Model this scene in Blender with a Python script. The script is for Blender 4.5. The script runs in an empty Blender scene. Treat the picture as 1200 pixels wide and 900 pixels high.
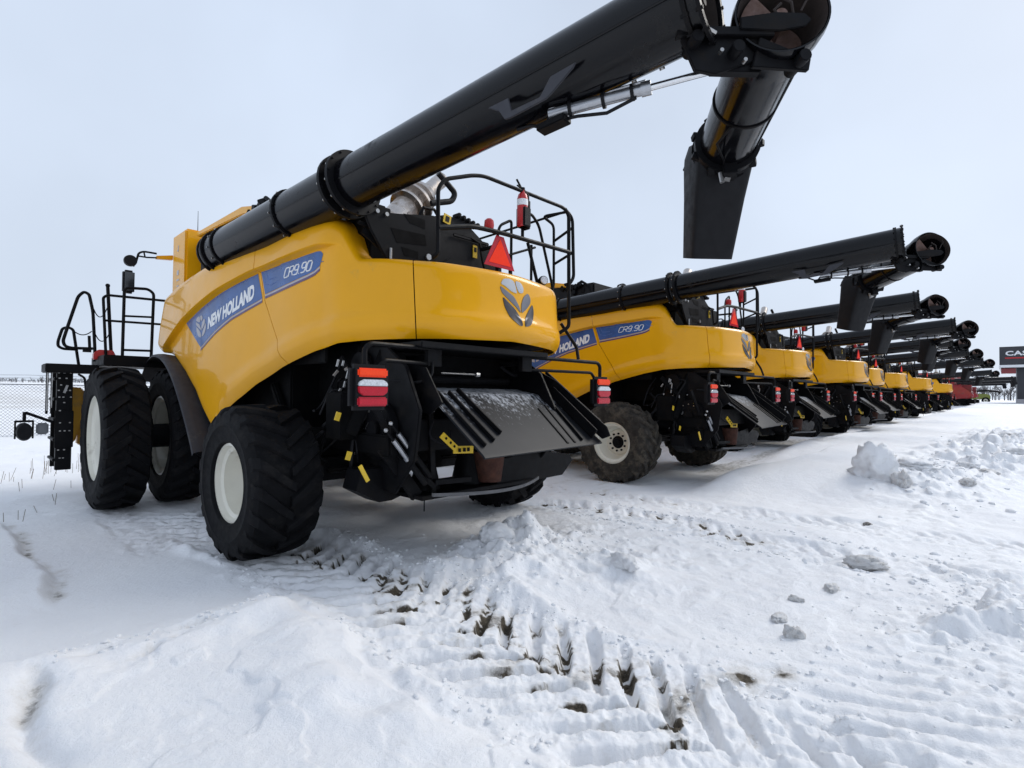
import bpy, bmesh, math, random
import numpy as np
from mathutils import Vector, Matrix, noise as mnoise
random.seed(7)
scene = bpy.context.scene
COL = scene.collection
R = math.radians
V = Vector

# ------------------------------------------------------------------ helpers
def link(o):
    COL.objects.link(o)
    return o

def tag(o, label=None, cat=None, group=None, kind=None):
    if label: o['label'] = label
    if cat: o['category'] = cat
    if group: o['group'] = group
    if kind: o['kind'] = kind
    return o

def empty(name, loc=(0, 0, 0), rz=0.0):
    o = bpy.data.objects.new(name, None)
    o.empty_display_size = 0.3
    o.location = loc
    o.rotation_euler = (0, 0, rz)
    return link(o)

def copy_tree(o, parent=None):
    c = o.copy()
    COL.objects.link(c)
    if parent: c.parent = parent
    for ch in list(o.children):
        copy_tree(ch, c)
    return c

deck = {}      # placement of the engine deck group, empty for everything else
class MB:
    """collects simple shapes and links them as one mesh object"""
    def __init__(s):
        s.v = []; s.f = []; s.st = []
    def add(s, vs, fs):
        n = len(s.v); s.st.append((n, len(s.f)))
        s.v += [tuple(p) for p in vs]
        s.f += [tuple(i + n for i in f) for f in fs]
        return s
    def box(s, c, d, rot=None):
        hx, hy, hz = d[0] / 2, d[1] / 2, d[2] / 2
        ps = [V((x, y, z)) for x in (-hx, hx) for y in (-hy, hy) for z in (-hz, hz)]
        if rot is not None:
            M = rot if isinstance(rot, Matrix) else Matrix.Rotation(rot[2], 3, 'Z') @ Matrix.Rotation(rot[1], 3, 'Y') @ Matrix.Rotation(rot[0], 3, 'X')
            ps = [M @ p for p in ps]
        c = V(c)
        return s.add([p + c for p in ps], [(0, 1, 3, 2), (4, 6, 7, 5), (0, 4, 5, 1), (2, 3, 7, 6), (0, 2, 6, 4), (1, 5, 7, 3)])
    def span(s, lo, hi):
        return s.box([(a + b) / 2 for a, b in zip(lo, hi)], [abs(b - a) for a, b in zip(lo, hi)])
    def frame(s, d):
        d = V(d).normalized()
        a = V((0, 0, 1)) if abs(d.z) < 0.9 else V((1, 0, 0))
        u = d.cross(a).normalized()
        return d, u, u.cross(d).normalized()
    def bar(s, p0, p1, w, h, up=(0, 0, 1)):
        p0, p1 = V(p0), V(p1)
        d = (p1 - p0); L = d.length; d.normalize()
        u = d.cross(V(up))
        if u.length < 1e-4: u = d.cross(V((1, 0, 0)))
        u.normalize(); w2 = u.cross(d)
        M = Matrix((u, d, w2)).transposed()
        return s.box((p0 + p1) / 2, (w, L, h), M)
    def lathe(s, p0, axis, prof, n=32, closed=False, caps=True):
        """prof: list of (distance along axis, radius)"""
        d, u, w = s.frame(axis); p0 = V(p0)
        vs = []; fs = []
        for (t, r) in prof:
            for k in range(n):
                a = 2 * math.pi * k / n
                vs.append(p0 + d * t + (u * math.cos(a) + w * math.sin(a)) * max(r, 1e-4))
        m = len(prof)
        for i in range(m if closed else m - 1):
            j = (i + 1) % m
            for k in range(n):
                l = (k + 1) % n
                fs.append((i * n + k, i * n + l, j * n + l, j * n + k))
        if not closed and caps:
            for i, flip in ((0, False), (m - 1, True)):
                if prof[i][1] > 1e-3:
                    r = list(range(i * n, i * n + n))
                    fs.append(tuple(r if flip else r[::-1]))
        return s.add(vs, fs)
    def cyl(s, p0, p1, r0, r1=None, n=20):
        p0, p1 = V(p0), V(p1)
        L = (p1 - p0).length
        return s.lathe(p0, p1 - p0, [(0, r0), (L, r0 if r1 is None else r1)], n)
    def pipe(s, p0, p1, ro, ri, n=40):
        p0, p1 = V(p0), V(p1)
        L = (p1 - p0).length
        return s.lathe(p0, p1 - p0, [(0, ri), (0, ro), (L, ro), (L, ri)], n, closed=True)
    def tube(s, pts, r, n=8, closed=False, fillet=0.0, seg=5):
        pts = [V(p) for p in pts]
        if fillet > 0: pts = fillet_path(pts, fillet, seg, closed)
        m = len(pts); vs = []; fs = []
        prev = None
        for i, p in enumerate(pts):
            if closed: d = pts[(i + 1) % m] - pts[i - 1]
            else: d = pts[min(i + 1, m - 1)] - pts[max(i - 1, 0)]
            if d.length < 1e-9: d = V((0, 0, 1))
            d.normalize()
            if prev is None:
                _, u, w = s.frame(d)
            else:
                u = prev - d * prev.dot(d)
                if u.length < 1e-5: _, u, w = s.frame(d)
                u.normalize(); w = u.cross(d)
            prev = u
            for k in range(n):
                a = 2 * math.pi * k / n
                vs.append(p + (u * math.cos(a) + w * math.sin(a)) * r)
        for i in range(m if closed else m - 1):
            j = (i + 1) % m
            for k in range(n):
                l = (k + 1) % n
                fs.append((i * n + k, j * n + k, j * n + l, i * n + l))
        if not closed:
            fs.append(tuple(range(n))); fs.append(tuple(range((m - 1) * n, m * n))[::-1])
        return s.add(vs, fs)
    def prism(s, poly, o, u, v, depth):
        """extrude a 2d polygon (in frame o,u,v) by vector depth"""
        o, u, v, dv = V(o), V(u), V(v), V(depth)
        n = len(poly)
        a = [o + u * p[0] + v * p[1] for p in poly]
        vs = a + [p + dv for p in a]
        fs = [tuple(range(n))[::-1], tuple(range(n, 2 * n))]
        fs += [(i, (i + 1) % n, (i + 1) % n + n, i + n) for i in range(n)]
        return s.add(vs, fs)
    def ball(s, c, r, n=10):
        c = V(c)
        return s.lathe(c - V((0, 0, r)), (0, 0, 1), [(r - r * math.cos(math.pi * i / n), r * math.sin(math.pi * i / n)) for i in range(n + 1)], n * 2)
    def build_each(s, name, mat, parent=None, bevel=0.0, ang=32):
        out = []
        for i, (v0, f0) in enumerate(s.st):
            v1, f1 = s.st[i + 1] if i + 1 < len(s.st) else (len(s.v), len(s.f))
            m = MB(); m.v = s.v[v0:v1]; m.f = [tuple(k - v0 for k in f) for f in s.f[f0:f1]]
            out.append(m.build(name, mat, parent, bevel, ang))
        return out
    def build(s, name, mat, parent=None, bevel=0.0, ang=32, seg=2):
        me = bpy.data.meshes.new(name)
        vs = [(x * deck['k'] + deck['dx'], y * deck['k'] + deck['dy'] + 1.12 * (deck['k'] - 1), z * deck['k'] + deck['dz']) for x, y, z in s.v] if deck else s.v
        me.from_pydata(vs, [], s.f)
        bm = bmesh.new(); bm.from_mesh(me)
        bmesh.ops.remove_doubles(bm, verts=bm.verts, dist=1e-5)
        bmesh.ops.recalc_face_normals(bm, faces=bm.faces)
        if bevel > 0:
            es = [e for e in bm.edges if len(e.link_faces) == 2 and e.calc_face_angle(0) > R(30)]
            bmesh.ops.bevel(bm, geom=es, offset=bevel, segments=seg, affect='EDGES', clamp_overlap=True)
        bm.to_mesh(me); bm.free()
        return finish(name, me, mat, parent, ang)

def finish(name, me, mat, parent=None, ang=32):
    for p in me.polygons: p.use_smooth = True
    me.set_sharp_from_angle(angle=R(ang))
    for m in (mat if isinstance(mat, (list, tuple)) else [mat]):
        me.materials.append(m)
    o = bpy.data.objects.new(name, me)
    link(o)
    if parent: o.parent = parent
    return o

def fillet_path(pts, r, seg=5, closed=False):
    out = []; m = len(pts)
    for i, p in enumerate(pts):
        if not closed and (i == 0 or i == m - 1):
            out.append(p); continue
        a, b = pts[i - 1], pts[(i + 1) % m]
        da, db = (a - p), (b - p)
        t = min(r, da.length * 0.45, db.length * 0.45)
        pa, pb = p + da.normalized() * t, p + db.normalized() * t
        for k in range(seg + 1):
            q = k / seg
            out.append(pa * (1 - q) ** 2 + p * 2 * q * (1 - q) + pb * q * q)
    return out

def interp(x, tab):
    return float(np.interp(x, [t[0] for t in tab], [t[1] for t in tab]))

def sstep(x):
    x = min(1.0, max(0.0, x))
    return x * x * (3 - 2 * x)

# ------------------------------------------------------------------ materials
class NT:
    def __init__(s, name):
        s.m = bpy.data.materials.new(name); s.m.use_nodes = True
        s.t = s.m.node_tree; s.n = s.t.nodes
        s.b = s.n['Principled BSDF']
    def node(s, typ, **kw):
        n = s.n.new(typ)
        for k, v in kw.items():
            if k in n.inputs.keys(): n.inputs[k].default_value = v
            else: setattr(n, k, v)
        return n
    def l(s, a, b): s.t.links.new(a, b)
    def coord(s): 
        return s.node('ShaderNodeTexCoord').outputs['Object']
    def noise(s, scale, detail=4, rough=0.55, vec=None):
        n = s.node('ShaderNodeTexNoise')
        n.inputs['Scale'].default_value = scale; n.inputs['Detail'].default_value = detail; n.inputs['Roughness'].default_value = rough
        s.l(vec if vec is not None else s.coord(), n.inputs['Vector'])
        return n.outputs['Fac']
    def ramp(s, fac, stops):
        r = s.node('ShaderNodeValToRGB')
        e = r.color_ramp.elements
        while len(e) < len(stops): e.new(0.5)
        for i, (p, c) in enumerate(stops):
            e[i].position = p
            e[i].color = (c, c, c, 1) if isinstance(c, (int, float)) else (*c, 1)
        s.l(fac, r.inputs['Fac'])
        return r.outputs['Color']
    def mix(s, fac, a, b):
        n = s.node('ShaderNodeMix', data_type='RGBA')
        for sock, val in ((n.inputs[0], fac), (n.inputs[6], a), (n.inputs[7], b)):
            if isinstance(val, (int, float)): sock.default_value = val
            elif isinstance(val, tuple): sock.default_value = (*val, 1)
            else: s.l(val, sock)
        return n.outputs[2]
    def math(s, op, a, b=None):
        n = s.node('ShaderNodeMath', operation=op)
        for i, val in enumerate((a, b)):
            if val is None: continue
            if isinstance(val, (int, float)): n.inputs[i].default_value = val
            else: s.l(val, n.inputs[i])
        return n.outputs[0]
    def bump(s, h, strength=0.3, dist=0.02):
        n = s.node('ShaderNodeBump'); n.inputs['Strength'].default_value = strength; n.inputs['Distance'].default_value = dist
        s.l(h, n.inputs['Height']); s.l(n.outputs[0], s.b.inputs['Normal'])
    def base(s, c):
        if isinstance(c, tuple): s.b.inputs['Base Color'].default_value = (*c, 1)
        else: s.l(c, s.b.inputs['Base Color'])
    def rough(s, r):
        if isinstance(r, (int, float)): s.b.inputs['Roughness'].default_value = r
        else: s.l(r, s.b.inputs['Roughness'])
    def set(s, **k):
        for a, v in k.items(): s.b.inputs[a.replace('_', ' ')].default_value = v

def mat(name, col, rough=0.5, metal=0.0, coat=0.0, var=0.12, scale=6.0, dirt=None, dirt_amt=0.0, bump=0.0, bscale=60, spec=0.5):
    t = NT(name)
    n = t.noise(scale, 5, 0.6)
    lo = tuple(c * (1 - var) for c in col); hi = tuple(min(1, c * (1 + var)) for c in col)
    c = t.ramp(n, [(0.3, lo), (0.7, hi)])
    r = t.ramp(t.noise(scale * 2.3, 4), [(0.3, max(0.02, rough - 0.07)), (0.7, min(1, rough + 0.09))])
    if dirt:
        d = t.ramp(t.noise(scale * 0.8, 8, 0.7), [(0.62 - dirt_amt, 0.0), (0.78 - dirt_amt * 0.6, 1.0)])
        c = t.mix(t.math('MULTIPLY', d, 0.85), c, dirt)
        r = t.mix(d, r, (0.85, 0.85, 0.85))
    t.base(c); t.rough(r)
    t.set(Metallic=metal, Coat_Weight=coat, Coat_Roughness=0.06, Specular_IOR_Level=spec)
    if bump: t.bump(t.noise(bscale, 4), bump, 0.01)
    return t.m

M = {}
M['yellow'] = mat('yellow_paint', (0.80, 0.375, 0.004), 0.36, 0, 0.42, 0.035, 1.7, (0.42, 0.28, 0.08), -0.03, spec=0.14)
M['yellow_dull'] = mat('yellow_steel', (0.60, 0.30, 0.02), 0.45, 0, 0.1, 0.08, 4, (0.25, 0.18, 0.1), 0.1)
M['tube'] = mat('black_gloss_paint', (0.0025, 0.0025, 0.0035), 0.16, 0, 0.0, 0.3, 2.5, (0.012, 0.010, 0.009), 0.04, spec=0.27)
M['black'] = mat('black_steel', (0.0045, 0.0045, 0.0055), 0.5, 0, 0.0, 0.35, 5, (0.016, 0.013, 0.011), 0.08, spec=0.13)
M['plastic'] = mat('black_plastic', (0.006, 0.006, 0.0075), 0.55, 0, 0.0, 0.2, 6, None, 0, 0.15, 250, spec=0.2)
M['fender'] = mat('grey_black_plastic', (0.022, 0.022, 0.029), 0.55, 0, 0, 0.15, 5, (0.08, 0.075, 0.07), 0.05, 0.1, 220)
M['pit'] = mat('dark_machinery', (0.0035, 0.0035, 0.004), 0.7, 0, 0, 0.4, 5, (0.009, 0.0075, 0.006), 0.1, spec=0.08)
M['rubber'] = mat('tyre_rubber', (0.006, 0.006, 0.007), 0.75, 0, 0, 0.25, 7, (0.022, 0.020, 0.019), 0.10, 0.25, 90, 0.13)
M['mud_rubber'] = mat('muddy_tyre_rubber', (0.030, 0.026, 0.022), 0.85, 0, 0, 0.5, 9, (0.115, 0.096, 0.072), 0.14, 0.12, 70, 0.25)
M['rim'] = mat('cream_white_paint', (0.72, 0.69, 0.59), 0.35, 0, 0.3, 0.05, 4, (0.35, 0.30, 0.24), 0.02)
M['chrome'] = mat('chromed_rod', (0.75, 0.76, 0.78), 0.16, 1.0, 0, 0.05, 8)
M['steel'] = mat('bare_steel', (0.45, 0.44, 0.43), 0.35, 1.0, 0, 0.15, 8, (0.2, 0.14, 0.09), 0.06)
M['exhaust'] = mat('stainless_steel', (0.52, 0.47, 0.43), 0.28, 1.0, 0, 0.12, 7, (0.25, 0.17, 0.11), 0.12)
M['rust'] = mat('rusty_steel', (0.075, 0.028, 0.018), 0.8, 0.2, 0, 0.4, 14)
M['auger'] = mat('worn_auger_steel', (0.17, 0.11, 0.095), 0.6, 0.5, 0, 0.4, 9, (0.10, 0.055, 0.035), 0.2)
M['inner'] = mat('brown_dusty_inside', (0.022, 0.014, 0.011), 0.8, 0, 0, 0.4, 8)
M['red'] = mat('red_plastic', (0.45, 0.010, 0.012), 0.35, 0, 0.1, 0.08, 9)
M['red_paint'] = mat('red_machine_paint', (0.26, 0.016, 0.02), 0.35, 0, 0.5, 0.12, 3, (0.12, 0.06, 0.05), 0.08)
M['orange_lens'] = mat('orange_red_lens', (0.95, 0.065, 0.012), 0.3, 0, 0.1, 0.05, 30, spec=0.2)
M['red_lens'] = mat('dark_red_lens', (0.46, 0.008, 0.024), 0.22, 0, 0.2, 0.08, 40, spec=0.25)
M['clear_lens'] = mat('clear_lens', (0.62, 0.63, 0.66), 0.12, 0.3, 0.5, 0.25, 60)
M['triangle'] = mat('fluorescent_orange_red', (0.95, 0.045, 0.015), 0.6, 0, 0, 0.04, 30, spec=0.1)
M['white'] = mat('white_paint', (0.78, 0.79, 0.8), 0.4, 0, 0.2, 0.04, 8)
M['blue'] = mat('blue_decal_film', (0.022, 0.088, 0.28), 0.32, 0, 0.35, 0.22, 5)
M['bluelight'] = mat('light_blue_decal_lines', (0.10, 0.19, 0.46), 0.32, 0, 0.35, 0.1, 9)
M['purple'] = mat('purple_decal_stripe', (0.10, 0.045, 0.12), 0.35, 0, 0.3, 0.1, 9)
M['silverfilm'] = mat('silver_decal_film', (0.42, 0.40, 0.42), 0.35, 0.35, 0.3, 0.06, 9)
M['leafsilver'] = mat('silver_leaf_badge', (0.46, 0.47, 0.49), 0.3, 0.6, 0.2, 0.03, 3)
M['leafmid'] = mat('mid_grey_leaf_badge', (0.17, 0.17, 0.19), 0.3, 0.6, 0.2, 0.05, 3)
M['leafgrey'] = mat('grey_leaf_badge', (0.045, 0.043, 0.05), 0.32, 0.5, 0.2, 0.05, 3)
M['warn'] = mat('yellow_warning_sticker', (0.75, 0.50, 0.03), 0.45, 0, 0, 0.06, 20)
M['glass'] = mat('dark_cab_glass', (0.02, 0.024, 0.028), 0.05, 0, 0.5, 0.1, 3)
M['mirror'] = mat('mirror_glass', (0.6, 0.62, 0.65), 0.05, 1.0, 0, 0.03, 3)
M['lime'] = mat('lime_green_paint', (0.16, 0.19, 0.03), 0.4, 0, 0.4, 0.1, 3)
M['clad'] = mat('charcoal_cladding', (0.040, 0.042, 0.048), 0.55, 0.2, 0, 0.1, 1.5)
M['cladlight'] = mat('pale_base_cladding', (0.36, 0.35, 0.36), 0.7, 0, 0, 0.1, 1.5)
M['galv'] = mat('galvanised_wire', (0.22, 0.225, 0.24), 0.5, 0.7, 0, 0.1, 5)
M['twig'] = mat('haze_paled_twigs', (0.12, 0.11, 0.112), 0.9, 0, 0, 0.3, 1)  # twig colour lightened to stand in for distance haze
M['dullsteel'] = mat('dull_grey_steel', (0.13, 0.13, 0.135), 0.5, 0.6, 0, 0.2, 8)
M['straw'] = mat('dry_straw', (0.13, 0.095, 0.06), 0.9, 0, 0, 0.3, 9)

# chute plate: dark painted steel carrying blown snow
def chute_mat():
    t = NT('snow_dusted_black_plate')
    co = t.coord()
    mp = t.node('ShaderNodeMapping'); mp.inputs['Scale'].default_value = (1.0, 0.55, 0.55); t.l(co, mp.inputs['Vector'])
    n = t.noise(30, 8, 0.72, mp.outputs[0])
    sx = t.node('ShaderNodeSeparateXYZ'); t.l(co, sx.inputs[0])
    up = t.math('MULTIPLY', t.math('SUBTRACT', sx.outputs['Z'], 1.24), 0.72)
    big = t.math('MULTIPLY', t.math('SUBTRACT', t.noise(3.0, 3), 0.5), 0.22)
    k = t.math('ADD', t.math('ADD', n, up), big)
    d = t.ramp(k, [(0.66, 0.0), (0.84, 1.0)])
    b = t.ramp(t.noise(4, 5), [(0.3, (0.008, 0.009, 0.012)), (0.7, (0.014, 0.015, 0.018))])
    t.base(t.mix(t.math('MULTIPLY', d, 0.7), b, (0.6, 0.62, 0.66)))
    t.rough(t.mix(d, (0.45,) * 3, (0.9,) * 3)); t.set(Specular_IOR_Level=0.12)
    return t.m
M['chute'] = chute_mat()

def snow_mat(name='snow', dirty=0.0):
    t = NT(name)
    co = t.coord()
    at = t.node('ShaderNodeAttribute', attribute_name='dirt')
    n1 = t.noise(9, 8, 0.65, co); n2 = t.noise(60, 6, 0.7, co); n3 = t.noise(0.8, 5, 0.6, co)
    k = t.math('ADD', at.outputs['Fac'], t.math('MULTIPLY', t.math('SUBTRACT', n1, 0.5), 0.9))
    k = t.math('ADD', k, t.math('MULTIPLY', t.math('SUBTRACT', n2, 0.5), 0.35))
    soil = t.ramp(k, [(0.46, 0.0), (0.78, 1.0)])
    stain = t.ramp(k, [(0.12 - dirty, 0.0), (0.55, 1.0)])
    white = t.ramp(n3, [(0.3, (0.87, 0.875, 0.895)), (0.7, (0.925, 0.93, 0.94))])
    soilc = t.ramp(t.noise(38, 5, 0.6, co), [(0.3, (0.030, 0.025, 0.019)), (0.7, (0.13, 0.108, 0.078))])
    c = t.mix(t.math('MULTIPLY', stain, 0.55), white, (0.50, 0.46, 0.40))
    c = t.mix(soil, c, soilc)
    t.base(c); t.rough(t.mix(soil, (0.62,) * 3, (0.9,) * 3))
    t.set(Specular_IOR_Level=0.25)
    h = t.math('ADD', t.math('MULTIPLY', t.noise(14, 10, 0.68, co), 1.0), t.math('MULTIPLY', n2, 0.45))
    h = t.math('ADD', h, t.math('MULTIPLY', t.noise(240, 4, 0.7, co), 0.16))
    t.bump(h, 0.62, 0.032)
    return t.m
M['snow'] = snow_mat('snow')
M['clod'] = snow_mat('dirty_snow_lump', 0.25)
# ------------------------------------------------------------------ combine body surface
PLAN = [(-1.60, 4.6), (-1.64, 3.9), (-1.66, 3.2), (-1.655, 2.4), (-1.615, 1.75), (-1.535, 1.2), (-1.455, 0.7), (-1.41, 0.15), (-1.335, -0.3), (-1.22, -0.68), (-1.06, -0.98), (-0.82, -1.23), (-0.45, -1.42), (0.28, -1.53)]
def _dense(P, n=14):
    out = []
    Q = [2 * np.array(P[0]) - np.array(P[1])] + [np.array(p) for p in P] + [np.array((1.01, -1.42))]
    for i in range(1, len(Q) - 2):
        a, b, c, d = Q[i - 1], Q[i], Q[i + 1], Q[i + 2]
        for k in range(n):
            t = k / n
            out.append(0.5 * (2 * b + (c - a) * t + (2 * a - 5 * b + 4 * c - d) * t * t + (3 * b - a - 3 * c + d) * t ** 3))
    out.append(Q[-2])
    return np.array(out)
PL = _dense(PLAN)
PA = np.concatenate([[0], np.cumsum(np.linalg.norm(np.diff(PL, axis=0), axis=1))])
AMAX = PA[-1]
def plan(a):
    return np.array((np.interp(a, PA, PL[:, 0]), np.interp(a, PA, PL[:, 1])))
def pnorm(a):
    d = plan(min(AMAX, a + 0.06)) - plan(max(0, a - 0.06))
    n = np.array((d[1], -d[0])) / np.linalg.norm(d)
    k = min(1.0, max(0.0, (a - AMAX + 0.15) / 0.15))
    n = n * (1 - k) + np.array((0.0, -1.0)) * k
    return n / np.linalg.norm(n)
CX = 0.28
def mirror_x(x, y):
    return 2 * (0.05 + 0.23 * sstep((0.5 - y) / 1.5)) - x
def a_of_y(y):
    return float(np.interp(-y, -PL[:, 1], PA))
def a_of_x(x):
    i0 = int(len(PL) * 0.5)
    return float(np.interp(x, PL[i0:, 0], PA[i0:]))
def aY(tab): return [(a_of_y(y), z) for y, z in tab]
A_REAR = a_of_x(-0.84)
TOP_L = aY([(4.3, 3.04), (4.08, 3.09), (3.33, 3.17), (2.12, 3.257), (1.07, 3.34), (0.2, 3.37), (-0.2, 3.375), (-0.38, 3.37), (-0.47, 3.345), (-0.57, 3.26), (-0.66, 3.09), (-0.745, 2.93), (-0.79, 2.912), (-0.95, 2.905)]) + [(A_REAR, 2.888), (a_of_x(-0.3), 2.890), (AMAX, 2.895)]
TOP_R = aY([(4.3, 3.04), (3.3, 3.15), (1.8, 3.15), (1.0, 3.02), (0.5, 2.93), (-0.3, 2.89), (-0.95, 2.89)]) + [(A_REAR, 2.888), (a_of_x(-0.3), 2.890), (AMAX, 2.895)]
BOT = aY([(4.3, 2.24), (3.65, 2.12), (2.96, 1.82), (2.465, 1.53), (2.19, 1.28), (2.02, 1.14), (1.88, 1.06), (1.78, 1.08), (1.66, 1.30), (1.58, 1.40), (1.2, 1.565), (0.94, 1.69), (0.41, 1.87), (-0.2, 2.02), (-0.55, 2.085), (-0.9, 2.11)]) + [(A_REAR, 2.122), (AMAX, 2.16)]
CREASE = aY([(4.3, 2.10), (4.05, 2.16), (2.89, 2.55), (2.26, 2.70), (1.7, 2.825), (1.25, 2.91), (0.93, 2.965), (0.16, 3.02), (-0.3, 3.06), (-0.5, 3.06)]) + [(AMAX, 3.06)]
A_FADE = a_of_y(-0.36)
def inset(a, z, top):
    t, b = top, interp(a, BOT)
    d = 0.0
    y_ = plan(a)[1]
    kr = sstep((a - A_FADE - 0.1) / 0.4)
    r = 0.13 - 0.055 * kr
    q = min(1, max(0, (z - (t - r)) / r))
    d += (0.13 - 0.06 * kr) * (1 - math.sqrt(max(0, 1 - q * q * 0.985)))
    k = 1 - sstep((a - A_FADE + 0.05) / 0.32)
    zc = interp(a, CREASE)
    d += k * (0.035 - 0.085 * (1 - sstep((zc + 0.010 - z) / 0.030)) + 0.085 * max(0, min(1, (z - zc) / max(0.1, t - zc))))
    # lower flare over the rear arch, then the edge tucks in
    kf = 1.0 * (1 - 0.75 * sstep((a - a_of_y(-0.5)) / 0.6)) * (1 - sstep((y_ - 1.3) / 0.5))
    d -= kf * 0.035 * sstep((b + 0.27 - z) / 0.05)
    q = min(1, max(0, (b + 0.16 - z) / 0.16))
    d += 0.07 * q * q
    # the rear hood leans and carries a soft waist line
    kr = sstep((a - A_FADE) / 0.5)
    d += kr * (0.10 * max(0, (z - 2.35)) + 0.010 * sstep((z - 2.30) / 0.2) * (1 - sstep((z - 2.48) / 0.35)))
    return d
def surf(a, z, off=0.0, side=-1, top=None):
    tab = TOP_L if side < 0 else TOP_R
    tp = interp(a, tab) if top is None else top
    p = plan(a); n = pnorm(a)
    q = p - n * (inset(a, z, tp) - off)
    return V((q[0] if side < 0 else mirror_x(q[0], q[1]), q[1], z))
TS = [0, 0.02, 0.05, 0.1] + list(np.linspace(0.14, 0.88, 22)) + [0.91, 0.94, 0.965, 0.985, 1.0]
SEGS = [('lo', i / 20) for i in range(20)] + [('mid', i / 6) for i in range(6)] + [('hi', q) for q in (0, 0.2, 0.4, 0.55, 0.68, 0.78, 0.86, 0.92, 0.96, 0.985, 1.0)]
def zrow(a, seg, tab):
    """height of one grid row: rows follow the crease so that it stays crisp"""
    tp, bt = interp(a, tab), interp(a, BOT)
    zc = min(interp(a, CREASE), tp - 0.18); zc = max(zc, bt + 0.1)
    n, q = seg
    if n == 'lo': return bt + (zc - 0.03 - bt) * (q ** 0.8 if q < 1 else 1), tp, bt
    if n == 'mid': return zc - 0.03 + 0.05 * q, tp, bt
    return zc + 0.02 + (tp - zc - 0.02) * q, tp, bt
def panel(name, a0, a1, side, mtl, parent, na=40):
    """a0(t), a1(t): arc limits of the panel at height fraction t"""
    tab = TOP_L if side < 0 else TOP_R
    vs = []; fs = []
    rows = SEGS + [1.06, 1.14]
    for t in rows:
        for i in range(na + 1):
            fx = i / na
            if not isinstance(t, float):
                tt = 0.5 if t[0] != 'hi' else 0.85
                for _ in range(4):     # the seams slant, so settle the height fraction
                    a = a0(tt) + (a1(tt) - a0(tt)) * fx
                    z, tp, bt = zrow(a, t, tab); tt = (z - bt) / (tp - bt)
                vs.append(surf(a, z, 0, side, tp))
            else:
                a = a0(1) + (a1(1) - a0(1)) * fx; tp = interp(a, tab)
                p = surf(a, tp, -(t - 1) * 1.6, side, tp); p.z += 0.012 * (t - 1) / 0.06
                vs.append(p)
    w = na + 1
    for j in range(len(rows) - 1):
        for i in range(na):
            fs.append((j * w + i, j * w + i + 1, (j + 1) * w + i + 1, (j + 1) * w + i))
    me = bpy.data.meshes.new(name); me.from_pydata([tuple(v) for v in vs], [], fs)
    bm = bmesh.new(); bm.from_mesh(me)
    bmesh.ops.recalc_face_normals(bm, faces=bm.faces)
    c = sum((f.calc_center_median() for f in bm.faces), V()) / len(bm.faces)
    f0 = max(bm.faces, key=lambda f: (f.calc_center_median() - V((0, 1.5, 2))).xy.length)
    if f0.normal.dot(f0.calc_center_median() - V((0, 1.5, f0.calc_center_median().z))) < 0:
        bmesh.ops.reverse_faces(bm, faces=bm.faces)
    bmesh.ops.solidify(bm, geom=bm.faces[:], thickness=0.022)
    bm.to_mesh(me); bm.free()
    return finish(name, me, mtl, parent, 40)

def strip(pts_top, pts_bot, off, n=36, m=6):
    """decal patch between two (y,z) polylines on the left side; returns MB"""
    mb = MB(); vs = []; fs = []
    yt = [p[0] for p in pts_top]; yb = [p[0] for p in pts_bot]
    for i in range(n + 1):
        q = i / n
        y0 = yt[0] + (yt[-1] - yt[0]) * q; y1 = yb[0] + (yb[-1] - yb[0]) * q
        z0 = float(np.interp(-y0, [-p[0] for p in pts_top], [p[1] for p in pts_top]))
        z1 = float(np.interp(-y1, [-p[0] for p in pts_bot], [p[1] for p in pts_bot]))
        for j in range(m + 1):
            r = j / m
            y, z = y0 + (y1 - y0) * r, z0 + (z1 - z0) * r
            vs.append(surf(a_of_y(y), z, off))
    for i in range(n):
        for j in range(m):
            k = i * (m + 1) + j
            fs.append((k, k + 1, k + m + 2, k + m + 1))
    return mb.add(vs, fs)

def text_mesh(body, bold=0.0, shear=0.0, spacing=1.0):
    cu = bpy.data.curves.new('lettering', 'FONT')
    cu.body = body; cu.size = 1.0; cu.offset = bold; cu.shear = shear; cu.space_character = spacing
    cu.resolution_u = 3
    o = bpy.data.objects.new('lettering', cu); link(o)
    dg = bpy.context.evaluated_depsgraph_get()
    me = bpy.data.meshes.new_from_object(o.evaluated_get(dg))
    vs = [tuple(v.co) for v in me.vertices]; fs = [tuple(p.vertices) for p in me.polygons]
    bpy.data.objects.remove(o); bpy.data.curves.remove(cu); bpy.data.meshes.remove(me)
    xs = [v[0] for v in vs]; ys = [v[1] for v in vs]
    x0, x1, y0, y1 = min(xs), max(xs), min(ys), max(ys)
    return [((v[0] - x0) / (x1 - x0), (v[1] - y0) / (y1 - y0)) for v in vs], fs

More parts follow.
